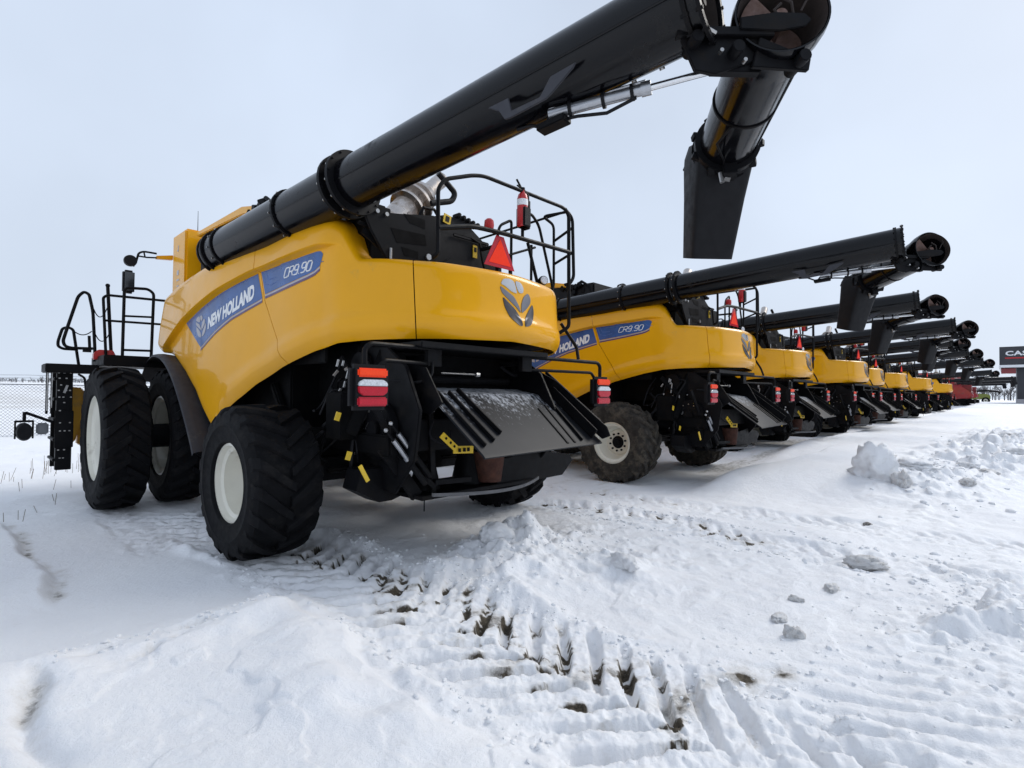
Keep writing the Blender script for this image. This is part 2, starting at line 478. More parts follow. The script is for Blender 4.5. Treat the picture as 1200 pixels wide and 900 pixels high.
# ------------------------------------------------------------------ wheels
def tyre(Rad, W, rr, lugs, lug_h, sign, name, mtl, parent):
    """axis along x, centre at origin; sign = chevron direction"""
    mb = MB()
    Rc = Rad - lug_h
    hw = W / 2
    prof = [(-hw * 0.79, rr + 0.014), (-hw * 0.83, rr + 0.034), (-hw * 0.90, rr + (Rc - rr) * 0.12), (-hw * 0.935, rr + (Rc - rr) * 0.14), (-hw * 0.945, rr + (Rc - rr) * 0.17), (-hw * 0.94, rr + (Rc - rr) * 0.19), (-hw * 0.975, rr + (Rc - rr) * 0.38), (-hw * 0.995, rr + (Rc - rr) * 0.55), (-hw * 1.01, rr + (Rc - rr) * 0.57), (-hw * 1.01, rr + (Rc - rr) * 0.60), (-hw, rr + (Rc - rr) * 0.62), (-hw * 0.97, rr + (Rc - rr) * 0.86), (-hw * 0.88, Rc - 0.012), (-hw * 0.5, Rc), (0, Rc + 0.004)]
    prof = prof + [(-x, r) for x, r in prof[-2::-1]]
    mb.lathe((0, 0, 0), (1, 0, 0), [(x, r) for x, r in prof] + [(hw * 0.7, rr + 0.03), (-hw * 0.7, rr + 0.03)], 72, closed=True)
    bw = 2 * math.pi * Rc / lugs * 0.36
    st = [0.0, 0.18, 0.38, 0.58, 0.78, 0.93, 1.03, 1.045]
    for sd in (-1, 1):
        for k in range(lugs):
            th0 = 2 * math.pi * (k + (0.5 if sd > 0 else 0)) / lugs
            vs = []; fs = []
            for i, u in enumerate(st):
                x = sd * (u * hw * 0.97 - 0.015) if u < 1 else sd * hw * (0.985 if i == 6 else 0.992)
                rb = float(np.interp(abs(x), [0, hw * .5, hw * .88, hw * .97, hw], [Rc, Rc - .002, Rc - .016, Rc - .05, Rc - .16])) if u < 1 else (Rc - 0.045 if i == 6 else Rc - 0.15)
                rt = Rad - 0.018 * min(1, u) ** 2 if u < 0.9 else (Rad - 0.022 if i == 5 else (Rc - 0.03 if i == 6 else Rc - 0.14))
                ang = th0 + sign * (min(u, 1.0) ** 1.1) * hw * 0.82 / Rad
                w0 = bw * (0.62 + 0.18 * u); w1 = bw * (0.40 + 0.16 * u)
                for (r, w) in ((rb - 0.012, -w0), (rt, -w1), (rt, w1), (rb - 0.012, w0)):
                    aa = ang + w / Rad
                    vs.append((x, -math.sin(aa) * r, math.cos(aa) * r))
            for i in range(len(st) - 1):
                for j in range(3):
                    fs.append((i * 4 + j, i * 4 + j + 1, i * 4 + j + 5, i * 4 + j + 4))
            fs.append((0, 1, 2, 3)); e = (len(st) - 1) * 4
            fs.append((e, e + 3, e + 2, e + 1))
            mb.add(vs, fs)
    return mb.build(name, mtl, parent, 0, 35)

def rim(rr, W, face, dish, name, parent):
    """face: +1 / -1 outward direction along x; dish: how deep the disc sits"""
    mb = MB(); o = face * W * 0.40
    pr = [(0, rr + 0.035), (0.012, rr + 0.035), (0.016, rr + 0.012), (-0.03, rr - 0.004), (-0.05, rr - 0.035), (-dish * 0.75, rr - 0.055), (-dish, rr - 0.10), (-dish + 0.02, rr * 0.62), (-dish + 0.012, rr * 0.45), (-dish + 0.012, 0.001)]
    mb.lathe((o, 0, 0), (face, 0, 0), pr, 48, caps=False)
    b = -face * W * 0.40
    mb.lathe((b, 0, 0), (-face, 0, 0), [(0, rr + 0.03), (0.012, rr + 0.03), (0.0, rr - 0.01), (-0.1, rr - 0.05), (-W * 0.25, rr - 0.06), (-W * .25, 0.05)], 40, caps=False)
    r = mb.build(name, M['rim'], parent, 0, 30)
    return r

def wheel(parent, x, y, Rad, W, rr, lugs, sign, face, dish, turn=0.0, zoff=0.0, bolts=True):
    t = tyre(Rad, W, rr, lugs, 0.052, sign, 'wheel', M['rubber'], parent)
    t.location = (x, y, Rad + zoff); t.rotation_euler = (random.uniform(-3, 3), 0, 0)
    t.rotation_mode = 'ZXY' if False else 'XYZ'
    t.rotation_euler = (random.uniform(0, 6.28), 0, turn)
    r = rim(rr, W, face, dish, 'rim', t)
    if bolts:
        mb = MB(); o = face * (W * 0.40 - dish + 0.012)
        mb.lathe((o, 0, 0), (face, 0, 0), [(0, rr * 0.34), (0.02, rr * 0.32), (0.03, rr * 0.22), (0.06, rr * 0.2), (0.06, 0.001)], 24)
        for k in range(10):
            a = 2 * math.pi * k / 10
            mb.cyl((o, math.cos(a) * rr * 0.46, math.sin(a) * rr * 0.46), (o + face * 0.03, math.cos(a) * rr * 0.46, math.sin(a) * rr * 0.46), 0.018, None, 8)
        mb.build('hub', M['black'], t)
    return t

# ------------------------------------------------------------------ the combine
LH = V((-1, 0, 0))
def stroke_letters():
    """thin angular model lettering: list of polylines in a unit box, one box per character"""
    return {
        'C': [[(0.95, 0.9), (0.85, 1), (0.2, 1), (0.05, 0.8), (0, 0.2), (0.1, 0), (0.8, 0), (0.9, 0.12)]],
        'R': [[(0, 0), (0.05, 1), (0.85, 1), (0.98, 0.85), (0.95, 0.6), (0.8, 0.48), (0.05, 0.48)], [(0.55, 0.48), (0.95, 0)]],
        '9': [[(0.95, 0.45), (0.25, 0.45), (0.08, 0.6), (0.1, 0.88), (0.25, 1), (0.8, 1), (0.97, 0.85), (0.93, 0.2), (0.75, 0), (0.1, 0)]],
        '0': [[(0.2, 0), (0.05, 0.2), (0.08, 0.82), (0.25, 1), (0.8, 1), (0.97, 0.82), (0.93, 0.18), (0.75, 0), (0.2, 0)]],
        '.': [[(0.35, 0.0), (0.6, 0.0)]],
    }

LEAF = [  # petals of the leaf badge, (x, z) in a 0..1 box, seen from behind
    ([(0.02, 0.86), (0.08, 0.97), (0.25, 1.0), (0.36, 0.95), (0.40, 0.80), (0.42, 0.72), (0.28, 0.74), (0.10, 0.84)], 0),
    ([(0.42, 0.98), (0.58, 0.97), (0.66, 0.86), (0.64, 0.76), (0.52, 0.74), (0.46, 0.84)], 0),
    ([(0.0, 0.80), (0.16, 0.71), (0.34, 0.62), (0.47, 0.44), (0.52, 0.30), (0.38, 0.42), (0.20, 0.54), (0.04, 0.66)], 2),
    ([(0.60, 0.30), (0.60, 0.48), (0.68, 0.66), (0.82, 0.76), (0.90, 0.66), (0.88, 0.54), (0.76, 0.42)], 2),
    ([(0.06, 0.56), (0.10, 0.36), (0.22, 0.14), (0.40, 0.02), (0.52, 0.0), (0.50, 0.16), (0.36, 0.34), (0.18, 0.47)], 1),
    ([(0.66, 0.0), (0.82, 0.04), (0.95, 0.18), (1.0, 0.36), (0.97, 0.52), (0.86, 0.40), (0.74, 0.24), (0.66, 0.10)], 1),
]
def leaf_badge(kind, pt):
    mb = MB()
    for poly, k in LEAF:
        if k != kind: continue
        cx = sum(p[0] for p in poly) / len(poly); cy = sum(p[1] for p in poly) / len(poly)
        poly = [(cx + (p[0] - cx) * 1.16, cy + (p[1] - cy) * 1.10) for p in poly]
        sm = fillet_path([V((p[0], p[1], 0)) for p in poly], 0.06, 3, True)
        ring = [pt(p.x, p.y, 0.006) for p in sm]; base = [pt(p.x, p.y, -0.002) for p in sm]
        n = len(ring); c = pt(cx, cy, 0.009)
        mb.add([c] + ring + base, [(0, 1 + i, 1 + (i + 1) % n) for i in range(n)] + [(1 + i, 1 + n + i, 1 + n + (i + 1) % n, 1 + (i + 1) % n) for i in range(n)])
    return mb

def make_combine():
    root = empty('combine_harvester')
    P = root
    # ---- wheels
    XF, XR, L = 2.25, 1.70, 3.734
    for sx in (-1, 1):
        wheel(P, sx * XF, L, 0.975, 0.53, 0.54, 22, 1, sx, 0.06, 0, -0.02, False)
        wheel(P, sx * 1.49, L, 0.975, 0.53, 0.54, 22, 1, sx, 0.22, 0, -0.02)
        wheel(P, sx * XR, 0.11, 0.75, 0.66, 0.345, 17, -1, sx, 0.24, R(2), -0.02)
    # ---- chassis and dark inner body
    mb = MB()
    mb.span((-1.20, 0.55, 1.02), (1.20, 4.35, 2.3))
    mb.span((-0.88, -0.75, 1.5), (0.95, 0.55, 2.12))
    mb.span((-0.62, -0.4, 0.95), (0.62, 0.6, 1.5))
    mb.span((-0.95, 1.4, 0.62), (0.95, 4.2, 1.05))
    for sx in (-1, 1):
        mb.span((sx * 1.02, -1.3, 1.02), (sx * 1.13, 1.4, 1.22))
        mb.bar((sx * 1.0, -1.0, 1.2), (sx * 0.93, -0.5, 2.03), 0.10, 0.09)
        mb.bar((sx * 1.25, 0.3, 1.0), (sx * 1.25, 0.9, 1.7), 0.08, 0.08)
    mb.build('chassis', M['pit'], P, 0.02)
    mb = MB()
    poly = []
    for i in range(50):
        a = 0.5 + (AMAX - 0.5) * i / 49; q = plan(a) - pnorm(a) * 0.20
        poly.append((q[0], q[1]))
    poly = poly + [(mirror_x(x, y), y) for x, y in poly[::-1][1:]]
    mb.prism(poly, (0, 0, 2.18), (1, 0, 0), (0, 1, 0), (0, 0, 0.66))
    mb.build('inner_body', M['pit'], P)
    # lining under the arches: dark sheets a little inside the panels
    mb = MB()
    for sx in (-1, 1):
        mb.span((sx * 1.20, -0.3, 1.9), (sx * 1.23, 3.1, 2.3))
        mb.span((sx * 1.24, 1.78, 1.08), (sx * 1.29, 2.3, 2.0))
        # ribs, brackets and boxes behind the rear wheels
        mb.span((sx * 1.02, -0.75, 1.15), (sx * 1.30, -0.45, 1.6))
        mb.span((sx * 1.12, 0.85, 0.8), (sx * 1.42, 1.5, 1.35))
        mb.bar((sx * 0.9, -0.9, 2.05), (sx * 1.2, -0.75, 1.2), 0.05, 0.12)
        mb.bar((sx * 1.15, -0.45, 1.95), (sx * 1.0, -1.0, 1.35), 0.04, 0.08)
    mb.build_each('inner_lining', M['pit'], P, 0.01)
    # ---- axles
    mb = MB()
    mb.bar((-1.3, 0, 0.80), (1.3, 0, 0.80), 0.26, 0.24)
    mb.span((-0.25, -0.35, 0.72), (0.25, 0.35, 1.12))
    for sx in (-1, 1):
        mb.cyl((sx * 1.2, 0, 0.55), (sx * 1.2, 0, 1.05), 0.09)
        mb.cyl((sx * 1.2, 0, 0.745), (sx * 1.62, 0, 0.745), 0.13)
        mb.tube([(sx * 1.15, -0.22, 0.80), (sx * 0.3, -0.25, 0.82)], 0.04)
    mb.build('rear_axle', M['black'], P, 0.015)
    mb = MB()
    mb.bar((-1.3, L, 0.97), (1.3, L, 0.97), 0.4, 0.36)
    for sx in (-1, 1): mb.cyl((sx * 1.2, L, 0.955), (sx * 2.2, L, 0.955), 0.17)
    mb.build('front_axle', M['black'], P, 0.02)
    # ---- yellow panels
    s1 = lambda t: float(np.interp(t, [0, 0.55, 1], [a_of_y(0.28), a_of_y(0.75), a_of_y(0.935)]))
    s2 = lambda t: float(np.interp(t, [0, 1], [a_of_x(-0.807), a_of_x(-0.841)]))
    fr = lambda t: float(np.interp(t, [0, 0.5, 1], [a_of_y(4.22), a_of_y(4.18), a_of_y(4.06)]))
    g = 0.005
    lf = panel('side_panel', fr, lambda t: s1(t) - g, -1, M['yellow'], P, 70)
    lr = panel('side_panel', lambda t: s1(t) + g, lambda t: s2(t) - g, -1, M['yellow'], P, 60)
    panel('side_panel', fr, lambda t: s1(t) - g, 1, M['yellow'], P, 50)
    panel('side_panel', lambda t: s1(t) + g, lambda t: s2(t) - g, 1, M['yellow'], P, 50)
    # rear hood: one sheet from seam to seam
    na = 26; vs = []; fs = []
    rows = TS + [1.06, 1.14, 1.22]
    for t in rows:
        tt = min(t, 1)
        half = [s2(tt) + g + (AMAX - s2(tt) - g) * i / na for i in range(na + 1)]
        line = []
        for a in half:
            tp, bt = interp(a, TOP_L), interp(a, BOT)
            if t <= 1: line.append(surf(a, bt + (tp - bt) * t, 0, -1, tp))
            else:
                p = surf(a, tp, -(t - 1) * 1.6, -1, tp); p.z += 0.012 * (t - 1) / 0.06; line.append(p)
        line[-1].x = CX
        vs += line + [V((mirror_x(p.x, p.y), p.y, p.z)) for p in line[::-1][1:]]
    w = 2 * na + 1
    for j in range(len(rows) - 1):
        for i in range(w - 1): fs.append((j * w + i, j * w + i + 1, (j + 1) * w + i + 1, (j + 1) * w + i))
    me = bpy.data.meshes.new('rear_hood'); me.from_pydata([tuple(v) for v in vs], [], fs)
    bm = bmesh.new(); bm.from_mesh(me); bmesh.ops.recalc_face_normals(bm, faces=bm.faces)
    f0 = min(bm.faces, key=lambda f: (f.calc_center_median() - V((0, -1.6, 2.4))).length)
    if f0.normal.y > 0: bmesh.ops.reverse_faces(bm, faces=bm.faces)
    bmesh.ops.solidify(bm, geom=bm.faces[:], thickness=0.022)
    bm.to_mesh(me); bm.free()
    hood = finish('rear_hood', me, M['yellow'], P, 40)
    def hood_pt(x0, x1, z0, z1):
        def f(u, v, off):
            x = x0 + (x1 - x0) * u; z = z0 + (z1 - z0) * v
            a = a_of_x(min(x, 2 * CX - x)); p = surf(a, z, off)
            return V((x, p.y, z))
        return f
    hp = hood_pt(0.085, 0.587, 2.335, 2.815)
    leaf_badge(0, hp).build('silver_badge', M['leafsilver'], hood, 0, 50)
    leaf_badge(2, hp).build('mid_badge', M['leafmid'], hood, 0, 50)
    leaf_badge(1, hp).build('grey_badge', M['leafgrey'], hood, 0, 50)
    # ---- decals
    d1t = [(2.87, 2.53), (2.26, 2.680), (1.70, 2.803), (1.25, 2.888), (0.885, 2.945)]
    d1b = [(2.28, 2.17), (1.842, 2.353), (1.426, 2.501), (0.79, 2.655)]
    strip(d1t, d1b, 0.004).build('blue_decal', M['blue'], lf)
    d2t = [(0.82, 2.955), (0.16, 2.99), (-0.25, 3.022), (-0.31, 3.02), (-0.345, 2.985)]
    d2b = [(0.735, 2.695), (0.15, 2.766), (-0.10, 2.805), (-0.22, 2.83), (-0.30, 2.872)]
    strip(d2t, d2b, 0.004).build('blue_decal', M['blue'], lr)
    # stripes under the decals
    def under(b, d0, d1): return [(y, z - d0) for y, z in b], [(y, z - d1) for y, z in b]
    strip(*under(d1b, 0.006, 0.022), 0.004, 30, 1).build('silver_stripe', M['silverfilm'], lf)
    strip(*under(d1b, 0.022, 0.046), 0.004, 30, 1).build('purple_stripe', M['purple'], lf)
    strip(*under(d2b, 0.006, 0.024), 0.004, 30, 1).build('silver_stripe', M['silverfilm'], lr)
    strip(*under(d2b, 0.024, 0.050), 0.004, 30, 1).build('purple_stripe', M['purple'], lr)
    # lettering
    pts, tf = text_mesh('NEW HOLLAND', 0.052, 0.0, 0.97)
    bl = [(0, 2.05, 2.385), (0.36, 1.63, 2.475), (1.0, 0.95, 2.665)]
    vs = []
    for u, v in pts:
        uu = u + 0.012 * v
        y = float(np.interp(uu, [b[0] for b in bl], [b[1] for b in bl])); z0 = float(np.interp(uu, [b[0] for b in bl], [b[2] for b in bl]))
        vs.append(surf(a_of_y(y), z0 + v * (0.155 + 0.025 * u), 0.007))
    MB().add(vs, tf).build('lettering', M['white'], lf)
    def decal_leaf(u, v, off):  # badge left of the wordmark
        y = 2.45 - 0.34 * u; z = 2.285 + 0.28 * v - 0.02 * u
        return surf(a_of_y(y), z + 0.06 * u, 0.006 + off * 0.3)
    mbL = leaf_badge(0, decal_leaf); m2 = leaf_badge(1, decal_leaf); mbL.add(m2.v, m2.f); m2 = leaf_badge(2, decal_leaf); mbL.add(m2.v, m2.f)
    mbL.build('leaf_emblem', M['silverfilm'], lf)
    G = stroke_letters(); mb = MB(); x = 0.0; w = {'C': 0.2, 'R': 0.2, '9': 0.19, '0': 0.2, '.': 0.07}
    tot = sum(w[c] + 0.028 for c in 'CR9.90')
    for ch in 'CR9.90':
        for pl in G[ch]:
            q = []
            for (px, pz) in pl:
                u = (x + px * w[ch]) / tot; y = 0.325 - 0.50 * u - 0.035 * pz
                q.append(surf(a_of_y(y), 2.822 + 0.022 * u + pz * 0.098, 0.0055))
            mb.tube(q, 0.0075, 5)
        x += w[ch] + 0.028
    mb.build('lettering', M['white'], lr)
    # pale circuit lines on the rear decal
    mb = MB()
    for pl in ([(0.05, 2.80), (0.0, 2.66), (-0.10, 2.63), (-0.25, 2.655)], [(0.0, 2.81), (-0.05, 2.70), (-0.2, 2.70)], [(-0.3, 2.825), (-0.55, 2.83), (-0.62, 2.79), (-0.75, 2.79)], [(-0.12, 2.78), (-0.5, 2.80), (-0.56, 2.815)], [(-0.86, 2.80), (-0.93, 2.74), (-1.0, 2.74)]):
        mb.tube([surf(a_of_y(0.78 + (y - 0.05) * 1.08), z + 0.15 + 0.02 * (0.05 - y), 0.0045) for y, z in pl], 0.003, 4)
    mb.build('decal_lines', M['bluelight'], lr)
    # ---- front fender band over the inner dual wheel
    for sx in (-1, 1):
        mb = MB(); vs = []; fs = []
        arc = [(4.75, 1.75), (4.3, 2.08), (3.95, 2.17), (3.55, 2.13), (3.2, 2.0), (2.88, 1.80), (2.55, 1.52), (2.28, 1.25), (2.05, 1.0), (1.95, 0.86)]
        arc = fillet_path([V((0, y, z)) for y, z in arc], 0.3, 3)
        for p in arc:
            xi = -1.50 if p.y < 4.0 else -1.45
            for (x, dz) in ((xi, -0.02), (-1.665, 0.0), (-1.72, -0.004), (-1.775, -0.018), (-1.785, -0.05)):
                vs.append((-sx * x, p.y, p.z + dz))
        for i in range(len(arc) - 1):
            for j in range(4): fs.append((i * 5 + j, i * 5 + j + 1, i * 5 + j + 6, i * 5 + j + 5))
        mb.add(vs, fs)
        mb.build('front_fender', M['fender'], P)
    return root, lf, lr, hood
def lerp(a, b, t): return V(a) + (V(b) - V(a)) * t

def make_auger(P):
    A, E = V((-1.525, 2.018, 3.345)), V((-0.966, -4.119, 3.819))
    d = (E - A).normalized(); at = lambda t: A + (E - A) * t
    _, u, w = MB().frame(d)
    side = d.cross(V((0, 0, 1))).normalized(); up = side.cross(d).normalized()
    mb = MB()
    # hollow main tube, slight step at the saddle ring
    p0 = at(0.004); L1 = (at(0.455) - p0).length; L2 = (E - p0).length
    mb.lathe(p0, d, [(0, 0.245), (L1 - 0.01, 0.236), (L1, 0.230), (L2, 0.226), (L2, 0.212), (L2 - 0.9, 0.20), (L2 - 0.9, 0.001)], 48)
    # welded seam along the tube, seen as a fine ridge
    for ang in (-0.25, 2.6):
        o = side * math.cos(ang) + up * math.sin(ang)
        mb.tube([at(0.03) + o * 0.238, at(0.45) + o * 0.233], 0.008, 5)
        mb.tube([at(0.47) + o * 0.229, at(0.99) + o * 0.227], 0.008, 5)
    tube = mb.build('unloading_auger', M['tube'], P, 0, 28)
    # flange rings
    mb = MB()
    for t, r, wd in ((0.022, 0.27, 0.03), (0.062, 0.262, 0.03), (0.295, 0.262, 0.03), (0.445, 0.30, 0.035), (0.466, 0.30, 0.035), (0.985, 0.245, 0.025), (0.9985, 0.262, 0.02)):
        c = at(t); mb.pipe(c, c + d * wd, r, 0.222, 48)
    mb.build_each('flange', M['black'], tube)
    mb = MB()
    for t, r in ((0.445, 0.28), (0.466, 0.28), (0.295, 0.25), (0.9985, 0.25), (0.985, 0.238)):
        for k in range(14):
            a = 2 * math.pi * (k + .3) / 14; o = side * math.cos(a) + up * math.sin(a)
            c = at(t) + o * r; mb.cyl(c - d * 0.012, c + d * (0.046 if t < 0.9 else 0.028), 0.010, None, 6)
    mb.build('bolt_heads', M['black'], tube)
    mb = MB()
    for t in (0.447, 0.468, 0.295, 0.058):
        for k in range(12):
            a = 2 * math.pi * (k + .7) / 12; o = side * math.cos(a) + up * math.sin(a)
            c = at(t) + o * (0.285 if t > .4 else 0.258); mb.cyl(c - d * 0.028, c - d * 0.02, 0.013, None, 8)
    for t in (0.915, 0.945):
        for a in (-0.35, -0.9): 
            o = side * -math.cos(a) + up * math.sin(a); c = at(t) + o * 0.226; mb.cyl(c, c + o * 0.012, 0.018, None, 8)
    mb.build('bolt_heads', M['steel'], tube)
    # grab loop
    mb = MB()
    c = at(0.295); o = -side
    mb.tube([c + o * 0.12 + up * 0.24 + d * 0.0, c + o * 0.20 + up * 0.34 - d * 0.10, c + o * 0.22 + up * 0.33 - d * 0.26, c + o * 0.245 + up * 0.10 - d * 0.10, c + o * 0.25 + up * 0.02 + d * 0.01], 0.016, 8, fillet=0.06)
    mb.build('grab_loop', M['black'], tube)
    # front elbow going down into the grain tank
    mb = MB()
    q = at(0.006)
    mb.lathe(q, -d, [(0, 0.255), (0.03, 0.255), (0.06, 0.20), (0.06, 0.001)], 36)
    mb.cyl(q - d * 0.02 + V((0.30, 0.02, 0.0)), q - d * 0.02 + V((0.50, 0.02, -0.55)), 0.20, 0.22, 28)
    mb.cyl(q + d * 0.1, q + d * 0.1 + V((0.45, 0.0, 0.0)), 0.19, 0.19, 24)
    mb.build('pivot_elbow', M['black'], tube)
    # saddle brackets and channel under the tube
    mb = MB()
    pts = [(0.70, -0.10), (0.755, -0.085), (0.79, -0.03), (0.815, 0.05)]
    mb.box(at(0.832) - up * 0.335 + side * 0.03, (0.10, 0.22, 0.045), Matrix((side, d, up)).transposed())
    mb.build('saddle_bracket', M['black'], tube, 0.006)
    # hydraulic folding cylinder
    C0 = V((-1.10, -3.09, 3.475)); C1 = V((-0.655, -4.23, 3.56))
    mb = MB(); m = lerp(C0, C1, 0.52)
    mb.cyl(C0, m, 0.036, None, 16); mb.cyl(m - (C1 - C0).normalized() * 0.03, m + (C1 - C0).normalized() * 0.03, 0.044, None, 16)
    mb.tube([C0 + up * 0.04, lerp(C0, m, 0.5) + up * 0.055 - side * .02, m + up * 0.05], 0.010, 6)
    mb.tube([C0 - side * 0.04, lerp(C0, m, 0.5) - side * 0.05, m - side * 0.045], 0.010, 6)
    mb.build('fold_cylinder', M['silver'] , tube)
    mb = MB(); mb.cyl(m, C1, 0.021, None, 14); mb.build('cylinder_rod', M['chrome'], tube)
    mb = MB()
    for q in (0.12, 0.3, 0.45): 
        c = lerp(C0, m, q / 0.52); dd = (C1 - C0).normalized(); mb.pipe(c - dd * 0.01, c + dd * 0.01, 0.052, 0.03, 14)
    mb.tube([C0 - up * 0.02, C0 - up * 0.07 - d * 0.05, at(0.80) - up * 0.25, at(0.78) - up * 0.232], 0.013, 6)
    mb.tube([lerp(C0, m, 0.9) - up * 0.04, lerp(C0, m, 0.6) - up * 0.09, lerp(C0, m, 0.3) - up * 0.06, C0 - up * 0.05], 0.011, 6)
    mb.build_each('hydraulic_hose', M['plastic'], tube)
    mb = MB(); q_ = A - side * -0.255 if side.x < 0 else A - side * 0.255
    mb.prism([(4.765, -0.162), (4.944, -0.166), (4.966, -0.262), (5.19, -0.268), (5.277, -0.172), (5.463, -0.165), (5.444, -0.19), (5.289, -0.277), (5.236, -0.300), (4.949, -0.308), (4.906, -0.30), (4.86, -0.225)], q_, d, up, (side if side.x > 0 else -side) * 0.014)
    mb.build('hook_plate', M['fender'], tube, 0.004)
    # ---- folding outer section
    F = V((-0.683, -4.416, 3.737)); J = V((0.437, -3.63, 3.534)); f = (J - F).normalized()
    fs = f.cross(V((0, 0, 1))).normalized(); fu = fs.cross(f).normalized()
    mb = MB(); Lf = (J - F).length + 0.12
    mb.lathe(F, f, [(0.5, 0.001), (0.5, 0.17), (0.02, 0.232), (-0.01, 0.243), (-0.01, 0.253), (0.03, 0.258), (0.10, 0.252), (0.22, 0.222), (0.34, 0.208), (Lf, 0.205), (Lf, 0.001)], 48)
    for ang in (-0.5, 2.2):
        o = fs * math.cos(ang) + fu * math.sin(ang)
        mb.tube([F + f * 0.36 + o * 0.213, F + f * Lf + o * 0.206], 0.008, 5)
    outer = mb.build('folding_tube', M['tube'], tube, 0, 28)
    # (sub-parts of the auger)
    mb = MB()
    for r0 in (0.0, ):
        n = 60; vs = []; fc = []
        for k in range(n):
            a = k / n * 2 * math.pi * 1.25 + 2.2; o = fs * math.cos(a) + fu * math.sin(a); t = 0.05 + 0.34 * k / n
            vs += [F + f * t + o * 0.03, F + f * t + o * (0.208 - 0.045 * k / n)]
        fc = [(2 * k, 2 * k + 1, 2 * k + 3, 2 * k + 2) for k in range(n - 1)]
        mb.add(vs, fc)
    mb.cyl(F + f * 0.0, F + f * 0.5, 0.032, None, 14)
    mb.build('auger_flight', M['auger'], tube)
    mb = MB()
    mb.lathe(E - d * 0.015, d, [(-0.75, 0.19), (-0.05, 0.205), (0.004, 0.209)], 40, caps=False)
    n = 40
    vs = []
    for k in range(n):
        a = k / n * 2 * math.pi + 1; o = side * math.cos(a) + up * math.sin(a); t = -0.06 - 0.4 * k / n
        vs += [E + d * t + o * 0.03, E + d * t + o * 0.19]
    mb.add(vs, [(2 * k, 2 * k + 1, 2 * k + 3, 2 * k + 2) for k in range(n - 1)])
    mb.cyl(E - d * 0.7, E - d * 0.02, 0.032, None, 12)
    mb.build('tube_lining', M['inner'], tube)
    mb = MB()
    mb.lathe(F, f, [(0.49, 0.001), (0.49, 0.165), (0.03, 0.226), (-0.008, 0.238)], 40, caps=False)
    mb.tube([F + fu * 0.10, F + fu * 0.05 + fs * 0.05 + f * -0.01, F + fs * 0.06 - fu * 0.02, F - fs * 0.01 - fu * 0.03, F - fs * 0.04 + fu * 0.02, F + fu * 0.06], 0.009, 6)
    mb.tube([F + fs * 0.10, F + fs * 0.13 + fu * 0.06, F + fs * 0.16 + fu * 0.10, F + fs * 0.14 + fu * 0.14], 0.006, 6)
    mb.build('tube_lining', M['inner'], tube)
    # hinge plates between the two openings
    mb = MB()
    def plate(pts, dep): 
        c = sum((V(p) for p in pts), V()) / len(pts)
        n_ = (V(pts[1]) - V(pts[0])).cross(V(pts[2]) - V(pts[0])).normalized()
        k = len(pts); a = [V(p) for p in pts]; b = [p + n_ * dep for p in a]
        mb.add(a + b, [tuple(range(k)), tuple(range(k, 2 * k))[::-1]] + [(i, (i + 1) % k, (i + 1) % k + k, i + k) for i in range(k)])
    plate([(-1.07, -4.00, 3.62), (-0.72, -4.35, 3.62), (-0.72, -4.35, 3.50), (-0.92, -4.14, 3.40), (-1.0, -4.06, 3.42)], 0.03)
    plate([(-0.77, -4.33, 3.60), (-0.545, -4.53, 3.50), (-0.55, -4.52, 3.43), (-0.80, -4.30, 3.43)], 0.03)
    mb.bar((-1.08, -3.98, 3.62), (-0.70, -4.37, 3.625), 0.07, 0.05)
    mb.prism([(0.0, -0.035), (0.22, -0.045), (0.36, -0.02), (0.40, 0.02), (0.36, 0.055), (0.20, 0.06), (0.0, 0.03)], (-0.86, -4.25, 3.66), V((0.70, -0.71, 0.02)).normalized(), (0, 0, 1), (-0.012, -0.012, 0))
    for c in ((-1.02, -4.06, 3.56), (-0.86, -4.22, 3.51), (-0.60, -4.48, 3.47)):
        mb.cyl(V(c) - V((0.05, 0.05, 0)), V(c) + V((0.07, 0.07, 0)), 0.035, None, 14)
    mb.box((-0.80, -4.20, 3.46), (0.28, 0.06, 0.07), (0, 0, R(-45)))
    mb.build('hinge', M['black'], tube, 0.004)
    mb = MB()
    for c in ((-1.03, -4.09, 3.565), (-0.865, -4.245, 3.515), (-0.60, -4.50, 3.47), (-0.83, -4.26, 3.455), (-0.93, -4.17, 3.50)):
        mb.cyl(V(c), V(c) - V((0.022, 0.022, 0)), 0.011, None, 10)
    mb.tube([(-1.03, -4.10, 3.60), (-1.0, -4.13, 3.62), (-0.96, -4.16, 3.60)], 0.012, 6)
    mb.build('hinge_bolts', M['steel'], tube)
    mb = MB()
    for t in (0.47,): 
        c = F + f * (Lf * t); mb.pipe(c - f * 0.008, c + f * 0.008, 0.216, 0.2, 40)
    c = F + f * Lf * 0.47 - fu * 0.2
    mb.tube([c - fs * 0.1, c - fs * 0.16 + f * 0.15 - fu * 0.02, c - fs * 0.05 + f * 0.4, J - fu * 0.23], 0.008, 6)
    mb.build('band', M['black'], tube)
    # ---- spout
    S0 = V((0.435, -3.60, 3.50)); ax = V((0.151, 0.154, -0.759)); ax.normalize()
    sx = V((0.70, -0.70, 0)).normalized()   # across, as seen from the machine's left rear
    sy = ax.cross(sx).normalized()
    mb = MB(); vs = []; fcs = []
    secs = [(-0.14, 0.205, 0.19), (-0.04, 0.225, 0.215), (0.06, 0.222, 0.21), (0.28, 0.205, 0.18), (0.76, 0.172, 0.145)]
    n = 28
    for (t, a, b) in secs:
        for k in range(n):
            an = 2 * math.pi * k / n; ca, sa = math.cos(an), math.sin(an); e = 0.30
            vs.append(S0 + ax * t + sx * (a * math.copysign(abs(ca) ** e, ca)) + sy * (b * math.copysign(abs(sa) ** e, sa)))
